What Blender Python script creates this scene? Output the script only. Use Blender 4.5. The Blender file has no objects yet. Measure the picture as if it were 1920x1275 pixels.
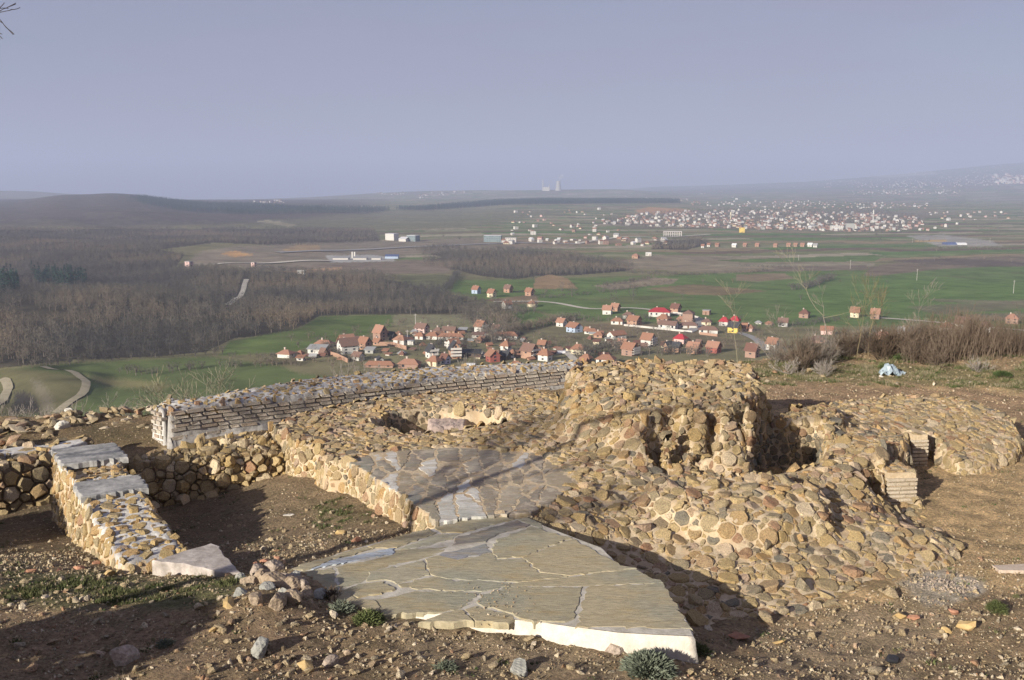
import bpy, bmesh, math, random
import numpy as np
from mathutils import Vector, Matrix, kdtree
R = math.radians
rnd = random.Random(7)
nrs = np.random.RandomState(5)
sc = bpy.context.scene
col = sc.collection

# ---------------------------------------------------------------- camera
F = 1844.0; CAMH = 4.6
PIT = math.atan((637.5 - 345) / F)
cam_d = bpy.data.cameras.new('camera'); cam = bpy.data.objects.new('camera', cam_d); col.objects.link(cam)
cam.location = (0, 0, CAMH); cam.rotation_euler = (math.pi / 2 - PIT, 0, 0)
cam_d.sensor_width = 36; cam_d.lens = 36 * F / 1920
cam_d.clip_start = 0.1; cam_d.clip_end = 60000
sc.camera = cam

# ---------------------------------------------------------------- sky, sun, exposure
SUN_AZ = R(50); SUN_EL = R(19)          # shadows run towards (cos, sin) of SUN_AZ
world = bpy.data.worlds.new('World'); sc.world = world; world.use_nodes = True
nt = world.node_tree; nt.nodes.clear()
wo = nt.nodes.new('ShaderNodeOutputWorld'); bg = nt.nodes.new('ShaderNodeBackground')
sky = nt.nodes.new('ShaderNodeTexSky'); sky.sky_type = 'NISHITA'; sky.sun_disc = False
sky.sun_elevation = SUN_EL; sky.sun_rotation = math.atan2(-math.cos(SUN_AZ), -math.sin(SUN_AZ))
sky.altitude = 600; sky.air_density = 1.0; sky.dust_density = 2.0; sky.ozone_density = 2.0
tc = nt.nodes.new('ShaderNodeTexCoord'); mp = nt.nodes.new('ShaderNodeMapping')
mp.inputs['Scale'].default_value = (0.9, 1.1, 7.5)
mp.inputs['Rotation'].default_value = (0.0, 0.10, 0.0)
nz = nt.nodes.new('ShaderNodeTexNoise'); nz.inputs['Scale'].default_value = 2.1; nz.inputs['Detail'].default_value = 5; nz.inputs['Roughness'].default_value = 0.5
mr = nt.nodes.new('ShaderNodeMapRange'); mr.inputs['From Min'].default_value = 0.36; mr.inputs['From Max'].default_value = 0.62
mr.inputs['To Min'].default_value = 0.40; mr.inputs['To Max'].default_value = 0.86
mx = nt.nodes.new('ShaderNodeMix'); mx.data_type = 'RGBA'
VEIL = (4.05, 3.85, 5.4, 1)
mx.inputs['B'].default_value = VEIL
for a, b in ((tc.outputs['Generated'], mp.inputs['Vector']), (mp.outputs[0], nz.inputs['Vector']), (nz.outputs[0], mr.inputs['Value']),
             (mr.outputs[0], mx.inputs['Factor']), (sky.outputs[0], mx.inputs['A']), (mx.outputs['Result'], bg.inputs['Color']), (bg.outputs[0], wo.inputs['Surface'])):
    nt.links.new(a, b)
bg.inputs['Strength'].default_value = 0.049
sd = bpy.data.lights.new('sun', 'SUN'); sd.energy = 5.0; sd.angle = R(0.5); sd.color = (1.0, 0.925, 0.80)
sun = bpy.data.objects.new('sun', sd); col.objects.link(sun)
sun.rotation_euler = Vector((math.cos(SUN_AZ) * math.cos(SUN_EL), math.sin(SUN_AZ) * math.cos(SUN_EL), -math.sin(SUN_EL))).to_track_quat('-Z', 'Y').to_euler()
sun.location = (-30, -36, 20)
vs = sc.view_settings; vs.view_transform = 'Standard'; vs.look = 'None'; vs.gamma = 1; vs.use_curve_mapping = False; vs.exposure = 0.68
sc.cycles.use_denoising = True; sc.cycles.volume_bounces = 1; sc.cycles.max_bounces = 6
HAZE_DENSITY = 1.4e-4; HAZE_COLOR = (0.545, 0.62, 0.85, 1)

# ---------------------------------------------------------------- picture <-> place
CP, SP = math.cos(PIT), math.sin(PIT)
def ray(px, py):
    u = (px - 960) / F; v = (637.5 - py) / F
    return u, CP + v * SP, -SP + v * CP
def P(px, py, z=0.0):
    u, dy, dz = ray(px, py); t = (z - CAMH) / dz
    return (u * t, dy * t)
def proj(x, y, z):
    zc = z - CAMH
    d = y * CP - zc * SP; v = y * SP + zc * CP
    return 960 + F * x / d, 637.5 - F * v / d
def sstep(a, b, x):
    t = np.clip((x - a) / (b - a), 0, 1); return t * t * (3 - 2 * t)
def wob(x, y, s, k=0):
    """smooth pseudo noise in about -1..1; s is the wavelength"""
    x = np.asarray(x, float) / s; y = np.asarray(y, float) / s; k = k * 1.7
    return (np.sin(x * 5.1 + 1.3 * np.sin(y * 3.7 + k) + k) + np.sin(y * 4.3 + 1.7 * np.sin(x * 2.9 - k) + 2 * k)
            + 0.6 * np.sin((x + y) * 7.9 + k * 3) + 0.5 * np.sin((x - 1.4 * y) * 11.3 + 1.1 * np.sin(x * 6.1) + k)) / 3.1
def inpoly(poly, x, y):
    x = np.asarray(x, float); y = np.asarray(y, float); c = np.zeros(x.shape, bool); n = len(poly); j = n - 1
    for i in range(n):
        xi, yi = poly[i]; xj, yj = poly[j]
        if yi != yj:
            c ^= ((yi > y) != (yj > y)) & (x < (xj - xi) * (y - yi) / (yj - yi) + xi)
        j = i
    return c
def sdist(poly, x, y):
    """distance to the outline, positive inside"""
    x = np.asarray(x, float); y = np.asarray(y, float); d = np.full(x.shape, 1e18); n = len(poly)
    for i in range(n):
        ax, ay = poly[i]; bx, by = poly[(i + 1) % n]; ex, ey = bx - ax, by - ay
        t = np.clip(((x - ax) * ex + (y - ay) * ey) / (ex * ex + ey * ey + 1e-12), 0, 1)
        d = np.minimum(d, (x - ax - t * ex) ** 2 + (y - ay - t * ey) ** 2)
    return np.sqrt(d) * np.where(inpoly(poly, x, y), 1, -1)
def tps(pts):
    """smooth surface through (x, y, z) points"""
    p = np.array(pts, float); n = len(p)
    def U(r2): return 0.5 * r2 * np.log(r2 + 1e-9)
    d2 = ((p[:, None, :2] - p[None, :, :2]) ** 2).sum(-1)
    K = U(d2) + np.eye(n) * 0.02
    A = np.zeros((n + 3, n + 3)); A[:n, :n] = K; A[:n, n] = 1; A[:n, n + 1:] = p[:, :2]; A[n, :n] = 1; A[n + 1:, :n] = p[:, :2].T
    w = np.linalg.solve(A, np.concatenate([p[:, 2], np.zeros(3)])); lo, hi = p[:, 2].min() - .08, p[:, 2].max() + .08
    def f(x, y):
        x = np.asarray(x, float); y = np.asarray(y, float); z = w[n] + w[n + 1] * x + w[n + 2] * y
        for i in range(n): z = z + w[i] * U((x - p[i, 0]) ** 2 + (y - p[i, 1]) ** 2)
        return np.clip(z, lo, hi)
    return f

# ---------------------------------------------------------------- objects and meshes
def tag(o, label=None, cat=None, group=None, kind=None):
    if label: o['label'] = label
    if cat: o['category'] = cat
    if group: o['group'] = group
    if kind: o['kind'] = kind
    return o
def mesh(name, v, f, mat=None, smooth=False, attrs=None, colors=None, fmat=None):
    m = bpy.data.meshes.new(name)
    v = np.asarray(v, np.float32).reshape(-1, 3)
    if isinstance(f, np.ndarray):
        k = f.shape[1]; nf = len(f)
        m.vertices.add(len(v)); m.vertices.foreach_set('co', v.ravel()); m.loops.add(nf * k); m.loops.foreach_set('vertex_index', f.astype(np.int32).ravel())
        m.polygons.add(nf); m.polygons.foreach_set('loop_start', np.arange(nf, dtype=np.int32) * k); m.polygons.foreach_set('loop_total', np.full(nf, k, np.int32))
        m.update(calc_edges=True)
    else:
        m.from_pydata(v.tolist(), [], f)
    for mm in (mat if isinstance(mat, (list, tuple)) else [mat]):
        if mm: m.materials.append(mm)
    if smooth: m.polygons.foreach_set('use_smooth', np.ones(len(m.polygons), bool))
    if fmat is not None: m.polygons.foreach_set('material_index', np.asarray(fmat, np.int32))
    for k, a in (attrs or {}).items():
        m.attributes.new(k, 'FLOAT', 'POINT').data.foreach_set('value', np.asarray(a, np.float32))
    for k, a in (colors or {}).items():
        a = np.asarray(a, np.float32); a = np.concatenate([a, np.ones((len(a), 1), np.float32)], 1)
        m.attributes.new(k, 'FLOAT_COLOR', 'POINT').data.foreach_set('color', a.ravel())
    return m
def obj(name, m, parent=None, loc=None, rot=None, scale=None):
    o = bpy.data.objects.new(name, m); col.objects.link(o)
    if parent: o.parent = parent
    if loc is not None: o.location = loc
    if rot is not None: o.rotation_euler = rot
    if scale is not None: o.scale = scale if hasattr(scale, '__len__') else (scale,) * 3
    return o
def empty(name, loc, rz=0.0): 
    o = bpy.data.objects.new(name, None); col.objects.link(o); o.location = loc; o.rotation_euler = (0, 0, rz); o.empty_display_size = 0.2; return o
class MB:
    def __init__(s): s.v = []; s.f = []; s.t = []; s.m = []
    def add(s, v, f, tint=0.5, mi=0):
        b = len(s.v); s.v += [tuple(q) for q in v]; s.f += [[b + i for i in q] for q in f]; s.t += [tint] * len(v); s.m += [mi] * len(f)
    def box(s, x0, x1, y0, y1, z0, z1, tint=0.5, mi=0):
        v = [(x0, y0, z0), (x1, y0, z0), (x1, y1, z0), (x0, y1, z0), (x0, y0, z1), (x1, y0, z1), (x1, y1, z1), (x0, y1, z1)]
        s.add(v, [(0, 3, 2, 1), (4, 5, 6, 7), (0, 1, 5, 4), (1, 2, 6, 5), (2, 3, 7, 6), (3, 0, 4, 7)], tint, mi)
    def tube(s, pts, rads, n=3, mi=0, tint=0.5):
        b0 = None; up = Vector((0.13, 0.21, 1)).normalized(); vs_ = []; fs = []
        for i, p in enumerate(pts):
            p = Vector(p); a = Vector(pts[max(i - 1, 0)]); c = Vector(pts[min(i + 1, len(pts) - 1)]); d = (c - a)
            d = d.normalized() if d.length > 1e-9 else Vector((0, 0, 1))
            x = d.cross(up if abs(d.dot(up)) < .95 else Vector((1, 0, 0))).normalized(); y = d.cross(x)
            for k in range(n):
                an = 2 * math.pi * k / n; vs_.append(p + (x * math.cos(an) + y * math.sin(an)) * rads[i])
            if i:
                for k in range(n):
                    q = (i - 1) * n; fs.append((q + k, q + (k + 1) % n, q + n + (k + 1) % n, q + n + k))
        s.add(vs_, fs, tint, mi)
    def mesh(s, name, mat, smooth=False): return mesh(name, s.v, s.f, mat, smooth, attrs={'tint': s.t}, fmat=s.m if isinstance(mat, (list, tuple)) else None)

# ---------------------------------------------------------------- materials
def nodes(name, rough=0.9):
    m = bpy.data.materials.new(name); m.use_nodes = True; t = m.node_tree; b = t.nodes['Principled BSDF']
    b.inputs['Roughness'].default_value = rough; b.inputs['Specular IOR Level'].default_value = 0.25
    return m, t, b
def N(t, k, **kw):
    n = t.nodes.new(k)
    for a, v in kw.items():
        if a in n.inputs: n.inputs[a].default_value = v
        else: setattr(n, a, v)
    return n
def noise(t, scale, detail=4, vec=None, rough=0.55):
    n = N(t, 'ShaderNodeTexNoise', Scale=scale, Detail=detail, Roughness=rough)
    if vec: t.links.new(vec, n.inputs['Vector'])
    return n.outputs[0]
def ramp(t, fac, stops, inter='LINEAR'):
    r = t.nodes.new('ShaderNodeValToRGB'); e = r.color_ramp.elements; r.color_ramp.interpolation = inter
    while len(e) < len(stops): e.new(0.5)
    for q, (p, c) in zip(e, stops): q.position = p; q.color = (*c, 1)
    t.links.new(fac, r.inputs[0]); return r.outputs[0]
def mixc(t, fac, a, b, mode='MIX'):
    m = t.nodes.new('ShaderNodeMix'); m.data_type = 'RGBA'; m.blend_type = mode
    for s, v in (('Factor', fac), ('A', a), ('B', b)):
        if hasattr(v, 'links'): t.links.new(v, m.inputs[s])
        else: m.inputs[s].default_value = (*v, 1) if isinstance(v, tuple) else v
    return m.outputs['Result']
def maprange(t, v, a, b, c, d):
    m = N(t, 'ShaderNodeMapRange'); m.inputs[1].default_value = a; m.inputs[2].default_value = b; m.inputs[3].default_value = c; m.inputs[4].default_value = d
    t.links.new(v, m.inputs[0]); return m.outputs[0]
def bump(t, b, h, strength=0.5, dist=0.02):
    n = N(t, 'ShaderNodeBump', Strength=strength, Distance=dist); t.links.new(h, n.inputs['Height']); t.links.new(n.outputs[0], b.inputs['Normal'])
def pos(t): return t.nodes.new('ShaderNodeNewGeometry').outputs['Position']
STONE_RAMP = [(0.0, (.31, .245, .14)), (.14, (.40, .295, .145)), (.28, (.25, .215, .155)), (.40, (.43, .335, .19)), (.50, (.16, .155, .14)), (.60, (.38, .25, .12)),
              (.72, (.34, .27, .17)), (.82, (.27, .155, .10)), (.90, (.55, .47, .35)), (1.0, (.28, .20, .17))]
def stone_mat(name, src='tint', stops=STONE_RAMP, sc1=14, bumpd=0.02, gain=1.0):
    m, t, b = nodes(name, .92)
    fac = N(t, 'ShaderNodeAttribute', attribute_name='tint').outputs['Fac'] if src == 'tint' else t.nodes.new('ShaderNodeObjectInfo').outputs['Random']
    c = ramp(t, fac, [(p, (gain * q[0] * 1.04, gain * q[1] * 1.01, gain * q[2] * .94)) for p, q in stops])
    p = pos(t)
    n1 = noise(t, sc1, 5, p, .65); n2 = noise(t, sc1 * 5, 4, p, .7)
    c = mixc(t, maprange(t, n1, .4, .75, 0, .4), c, (.46, .37, .22))
    c = mixc(t, 1.0, c, ramp(t, n2, [(.3, (.42, .40, .38)), (.5, (.95, .94, .93)), (.7, (1.4, 1.36, 1.28))]), 'MULTIPLY')
    t.links.new(c, b.inputs['Base Color'])
    a = N(t, 'ShaderNodeMath', operation='ADD'); t.links.new(n1, a.inputs[0]); t.links.new(n2, a.inputs[1]); bump(t, b, a.outputs[0], .9, bumpd)
    return m
def two_tone(name, a, b_, scale, rough=.95, bs=.6, bd=.01, c=None, detail=6):
    m, t, b = nodes(name, rough); p = pos(t); n = noise(t, scale, detail, p, .65)
    k = ramp(t, n, [(.32, a), (.66, b_)])
    if c: k = mixc(t, maprange(t, noise(t, scale * .17, 4, p), .45, .62, 0, 1), k, c)
    t.links.new(k, b.inputs['Base Color']); bump(t, b, noise(t, scale * 3, 5, p, .7), bs, bd); return m
M = {}

M['stone'] = stone_mat('rubble_stone')
M['loose'] = stone_mat('loose_stone', 'rand', [(0, (.30, .24, .16)), (.3, (.38, .31, .21)), (.5, (.24, .21, .17)), (.7, (.46, .40, .31)), (.8, (.62, .55, .46)), (.9, (.30, .17, .11)), (1, (.33, .27, .19))])
M['mortar'] = two_tone('sandy_mortar', (.40, .31, .20), (.60, .49, .34), 22, bd=.02, c=(.44, .33, .21))
M['white_mortar'] = two_tone('pale_lime_mortar', (.42, .40, .37), (.68, .66, .62), 12, bd=.02, c=(.36, .34, .32))
M['grey_mortar'] = two_tone('weathered_grey_mortar', (.22, .205, .19), (.42, .40, .375), 14, bd=.02)
M['pit_soil'] = two_tone('dark_soil', (.10, .07, .04), (.22, .16, .10), 30, bd=.02)
M['white_render'] = two_tone('white_lime_render', (.50, .45, .38), (.66, .61, .53), 9, bd=.012)
M['pink_mortar'] = two_tone('pinkish_mortar', (.34, .26, .22), (.50, .40, .35), 20, bd=.02)
M['brick'] = stone_mat('old_brick', 'tint', [(0, (.34, .32, .31)), (.4, (.44, .41, .39)), (.7, (.38, .31, .27)), (1, (.56, .54, .51))], 18)
M['concrete'] = two_tone('pinkish_concrete', (.26, .225, .20), (.50, .45, .41), 9, bd=.01)
def flag_mat(name, stops, sx=1.0, splash=None):
    m, t, b = nodes(name, .97); b.inputs['Specular IOR Level'].default_value = .06; p = pos(t)
    mpn = N(t, 'ShaderNodeMapping'); mpn.inputs['Scale'].default_value = (1, 4.2, 1); mpn.inputs['Rotation'].default_value = (0, 0, R(-24)); t.links.new(p, mpn.inputs[0])
    c = ramp(t, N(t, 'ShaderNodeAttribute', attribute_name='tint').outputs['Fac'], stops)
    n = noise(t, 2.3, 8, mpn.outputs[0], .68); n3 = noise(t, 60, 3, p, .7)
    c = mixc(t, maprange(t, n, .5, .72, 0, .75), c, (.40, .30, .15))
    c = mixc(t, maprange(t, noise(t, 1.1, 4, p), .5, .68, 0, .6), c, (.29, .30, .25))
    c = mixc(t, 1.0, c, ramp(t, noise(t, 9, 8, mpn.outputs[0], .75), [(.3, (.62, .62, .62)), (.55, (1, 1, 1)), (.75, (1.22, 1.2, 1.16))]), 'MULTIPLY')
    c = mixc(t, maprange(t, n3, .66, .74, 0, .5), c, (.14, .13, .10))
    if splash: c = mixc(t, maprange(t, noise(t, 3.4, 8, p, .72), .52, .60, 0, .85), c, splash)
    t.links.new(c, b.inputs['Base Color']); bump(t, b, noise(t, 7, 9, mpn.outputs[0], .75), .8, .015); return m
M['flag'] = flag_mat('green_grey_flagstone', [(0, (.34, .31, .22)), (.5, (.42, .36, .24)), (.64, (.37, .35, .27)), (.7, (.26, .22, .20)), (.88, (.24, .20, .18)), (.93, (.37, .42, .47)), (1, (.40, .44, .49))])
M['flag2'] = flag_mat('brown_grey_flagstone', [(0, (.25, .21, .18)), (.45, (.30, .26, .21)), (.7, (.34, .28, .20)), (.9, (.50, .47, .42)), (1, (.60, .58, .54))], splash=(.44, .38, .30))
def plain(name, c, rough=.85, metal=0.0):
    m, t, b = nodes(name, rough); b.inputs['Base Color'].default_value = (*c, 1); b.inputs['Metallic'].default_value = metal
    n = noise(t, 3.0, 5, pos(t)); t.links.new(mixc(t, 1.0, c, ramp(t, n, [(.3, (.8, .8, .8)), (.7, (1.12, 1.12, 1.12))]), 'MULTIPLY'), b.inputs['Base Color']); return m
def twig_mat(name, a, b_):
    m, t, b = nodes(name, .9); k = mixc(t, t.nodes.new('ShaderNodeObjectInfo').outputs['Random'], a, b_); n = noise(t, .006, 6, pos(t), .6); t.links.new(mixc(t, 1.0, k, ramp(t, n, [(.36, (.55, .58, .64)), (.5, (1, 1, 1)), (.62, (1.5, 1.32, 1.12))]), 'MULTIPLY'), b.inputs['Base Color']); return m
M['blackscrap'] = plain('black_scrap', (.03, .03, .035), .5)
M['cap'] = two_tone('grey_capping', (.15, .15, .15), (.42, .41, .39), 6)
M['joint'] = two_tone('worn_joint_mortar', (.34, .31, .25), (.56, .52, .45), 9, bd=.01)
# ================================================================ THE TERRACE GROUND
def PZ(px, py, z): x, y = P(px, py, z); return (x, y, z)
gpts = [PZ(*q) for q in [(0,1275,.9),(500,1275,.78),(960,1275,.62),(1440,1275,.42),(1920,1275,.32),(0,1150,.82),(300,1085,.62),(500,1068,.60),(505,1108,.90),(440,1130,.88),(590,1128,.72),(250,1200,.85),
  (1305,1240,.42),(1000,1188,.56),(700,1135,.66),(850,1165,.62),(1450,1175,.14),(1800,1045,.05),(1650,1112,.1),(1920,1100,.12),(1720,945,0),(1920,860,0),(1500,735,0),(1920,740,0),
  (1500,690,0),(1920,712,.1),(515,885,.06),(600,905,.24),(690,940,.34),(760,985,.42),(560,1045,.58),(330,900,-.25),(280,885,-.22),(420,1000,.12),(640,1010,.48),(0,900,-.3),(130,965,-.3),
  (0,1010,-.18),(160,1035,.3),(200,800,.12),(0,830,.1),(280,820,.08),(430,800,.08),(600,765,.1),(900,730,.15),(1000,725,.15),(0,765,.1),(280,758,.05),(100,1065,.6),(0,1085,.72)]]
gpts += [(-16, 9, 1.2), (-14, 15, .2), (14, 9, .3), (16, 16, .1), (15, 24, .3), (8, 25.6, .10), (11, 26.2, .25), (14, 26.5, .35), (6, 24.6, .0), (0, 0, 2.9), (-8, 2, 2.6), (8, 2, 2.2), (0, 4.5, 1.7), (-6, 5.5, 1.6), (6, 5, 1.1), (0, -10, 3.2), (-20, -10, 3.4), (20, -10, 2.6)]
_G = tps(gpts)
def edgeY(x): return np.interp(x, [-40, -14, -7, -4, 2, 6, 9, 16, 40], [15, 17.6, 18.9, 20.4, 23.2, 25.2, 27.2, 27.6, 24])
def G0(x, y):
    x = np.asarray(x, float); y = np.asarray(y, float)
    xc = np.clip(x, -16, 16); yc = np.clip(y, -10, 28)
    return _G(xc, yc) - 0.62 * np.maximum(0, y - edgeY(x))
def G(x, y):
    return G0(x, y) + .022 * wob(x, y, .9) + .012 * wob(x, y, .31, 2) + .03 * wob(x, y, 3.1, 4)

def PW(pts): return [P(*q) for q in pts]
OUT = PW([(505,800,.65),(560,775,.65),(640,758,.65),(720,745,.62),(800,738,.6),(940,733,.6),(1000,736,.55),(1050,748,.6),(1050,692,1.35),(1150,672,1.4),(1300,669,1.4),(1422,678,1.4),(1448,735,1.3),
   (1560,752,.6),(1620,752,.5),(1700,746,.45),(1800,752,.4),(1890,782,.3),(1918,832,.15),(1902,856,.1),(1840,882,.06),(1795,884,.06),(1768,868,.06),(1752,850,.1),(1748,806,.5),(1706,802,.5),(1700,852,.46),(1662,858,.48),(1657,900,.42),(1657,937,.2),
   (1726,946,.05),(1760,980,.1),(1802,1028,.06),(1775,1058,.06),(1690,1090,.08),(1600,1125,.1),(1500,1152,.1),(1440,1172,.12),(1345,1195,.2),(1270,1190,.3),(1180,1120,.4),(1085,1050,.5),(985,985,.66),
   (880,975,.7),(800,964,.74),(730,915,.74),(660,870,.72),(618,866,.7),(598,852,.7),(602,838,.7),(560,832,.68),(535,815,.66)])
hp = [PZ(*q) for q in [(505,800,.65),(640,765,.64),(800,742,.6),(940,740,.6),(1050,770,.7),(600,850,.68),(700,860,.74),(800,960,.74),(900,850,.75),(1000,900,.74),(1100,850,.78),(1150,800,.85),
   (1080,955,.66),(985,972,.66),(1200,880,.72),(1400,872,.64),(1550,865,.60),(1110,1000,.52),(1130,1035,.34),(1210,1080,.2),(1300,1120,.13),(1430,1150,.1),(1200,930,.62),(1250,1010,.38),(1400,1035,.31),
   (1500,1010,.34),(1640,955,.28),(1700,945,.06),(1670,948,.12),(1750,1000,.2),(1795,1035,.1),(1650,1085,.1),(1550,1120,.1),(1620,900,.5),(1500,900,.58),(1600,840,.6),(1560,775,.6),(1700,757,.5),(1650,820,.6),
   (1800,770,.45),(1890,795,.32),(1908,845,.18),(1800,868,.2),(1735,850,.52),(1780,830,.34),(1700,885,.49),(1300,700,.8),(1300,760,.8),(1450,700,.7),(1480,770,.75)]]
_Hm = tps(hp)
MOUND = PW([(1062,704,1.32),(1095,684,1.38),(1150,677,1.42),(1300,674,1.42),(1415,684,1.42),(1436,735,1.32),(1446,768,1.25),(1428,806,1.15),(1390,816,1.15),(1320,818,1.12),(1250,812,1.1),(1180,796,1.05),(1110,758,1.15)])
RIB = PW([(1440,770,1.0),(1500,762,.9),(1560,760,.75),(1580,790,.72),(1560,812,.7),(1500,800,.85),(1450,806,1.0)])
HUMP = PW([(1205,965,.5),(1225,925,.6),(1340,905,.7),(1470,905,.65),(1545,935,.55),(1555,975,.5),(1490,1000,.45),(1400,1008,.45),(1290,990,.45)])
CAV1 = PW([(1215,845,.8),(1265,832,.85),(1330,830,.85),(1420,828,.8),(1442,872,.7),(1330,868,.7),(1260,872,.72)])
CAV2 = PW([(1398,800,.9),(1440,792,.8),(1475,800,.75),(1530,800,.7),(1552,822,.68),(1535,855,.68),(1480,872,.68),(1432,874,.68)])
NICHE = PW([(705,792,.65),(735,772,.65),(800,763,.65),(900,764,.65),(952,776,.65),(955,797,.65),(880,808,.65),(830,815,.65),(760,814,.65)])
NOTCH = PW([(1600,888,.5),(1645,868,.52),(1658,905,.4),(1640,925,.35),(1612,908,.42)])
def HM(x, y):
    z = _Hm(x, y)
    w = .16 + .75 * sstep(2.6, 1.4, x) * sstep(16.2, 15.4, y)
    d = sdist(MOUND, x, y) + .07 * wob(x, y, .8, 1)
    zm = 1.36 + .06 * wob(x, y, .9, 3) + .03 * (np.clip(y, 13, 18) - 15.5)
    f = sstep(-w, .12, d); z = z * (1 - f) + zm * f
    d = sdist(RIB, x, y) + .04 * wob(x, y, .6, 5); f = sstep(-.15, .1, d); z = z + f * .16
    d = sdist(HUMP, x, y) + .06 * wob(x, y, .7, 2); z = z + .24 * sstep(-.14, .12, d) * (1 + .2 * wob(x, y, .5, 7))
    d = sdist(CAV1, x, y) + .13 * wob(x, y, .42, 2) - .02; z = z - sstep(-.05, .12, d) * np.minimum(.62, np.maximum(0, z - .25))
    d = sdist(CAV1, x, y); z = z - .5 * sstep(-.35, -.05, d) * sstep(.12, .35, np.sin(x * 9.5 + 1.5 * np.sin(y * 4 + x * 2)) + .5 * wob(x, y, .5, 5)) * np.clip((z - .5) / .5, 0, 1)
    d = sdist(CAV2, x, y) + .05 * wob(x, y, .5, 6); f = sstep(-.07, .1, d); z = z * (1 - f) + f * np.minimum(z, -.15)
    d = sdist(NICHE, x, y) + .03 * wob(x, y, .5, 8); f = sstep(-.05, .06, d); z = z * (1 - f) + f * (-.12)
    d = sdist(NOTCH, x, y) + .03 * wob(x, y, .3, 8); f = sstep(-.05, .08, d); z = z * (1 - f) + f * (.1)
    return z + .022 * wob(x, y, .62, 4) + .014 * wob(x, y, .27, 9)

def grid(x0, x1, y0, y1, res):
    xs = np.arange(x0, x1 + res, res); ys = np.arange(y0, y1 + res, res); X, Y = np.meshgrid(xs, ys); return X, Y
def build_height(poly, top, base, res=.045, drop=.07, rough=.02, seed=0, edge=.03):
    """a masonry body: flat-ish top inside the outline, steep sides down to just under the ground"""
    xs = [p[0] for p in poly]; ys = [p[1] for p in poly]
    X, Y = grid(min(xs) - .25, max(xs) + .25, min(ys) - .25, max(ys) + .25, res)
    d = sdist(poly, X, Y) + edge * wob(X, Y, .45, seed)
    T = top(X, Y) if callable(top) else np.full(X.shape, top)
    B = base(X, Y) - .12
    f = sstep(-drop, .02, d); Z = B + (T - B) * f
    nrm = nrs.normal(0, rough * .35, X.shape); Z = Z + nrm * (d > -drop)
    V = np.stack([X, Y, Z], -1).reshape(-1, 3); ny, nx = X.shape; idx = np.arange(ny * nx).reshape(ny, nx)
    keep = d > -drop - res
    k = (keep[:-1, :-1] | keep[1:, :-1] | keep[:-1, 1:] | keep[1:, 1:])
    Q = np.stack([idx[:-1, :-1], idx[:-1, 1:], idx[1:, 1:], idx[1:, :-1]], -1)[k]
    return V, Q
def compact(V, Q):
    u, inv = np.unique(Q.ravel(), return_inverse=True); return V[u], inv.reshape(Q.shape)
def vnormals(V, Q):
    a = V[Q[:, 2]] - V[Q[:, 0]]; b = V[Q[:, 3]] - V[Q[:, 1]]; n = np.cross(a, b); out = np.zeros_like(V)
    for k in range(4): np.add.at(out, Q[:, k], n)
    # one smoothing pass so that edges turn gradually
    o2 = out.copy()
    for k in range(4): np.add.at(o2, Q[:, k], out[Q].sum(1) * .25)
    return o2 / (np.linalg.norm(o2, axis=1, keepdims=True) + 1e-9), .5 * np.linalg.norm(n, axis=1)
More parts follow.
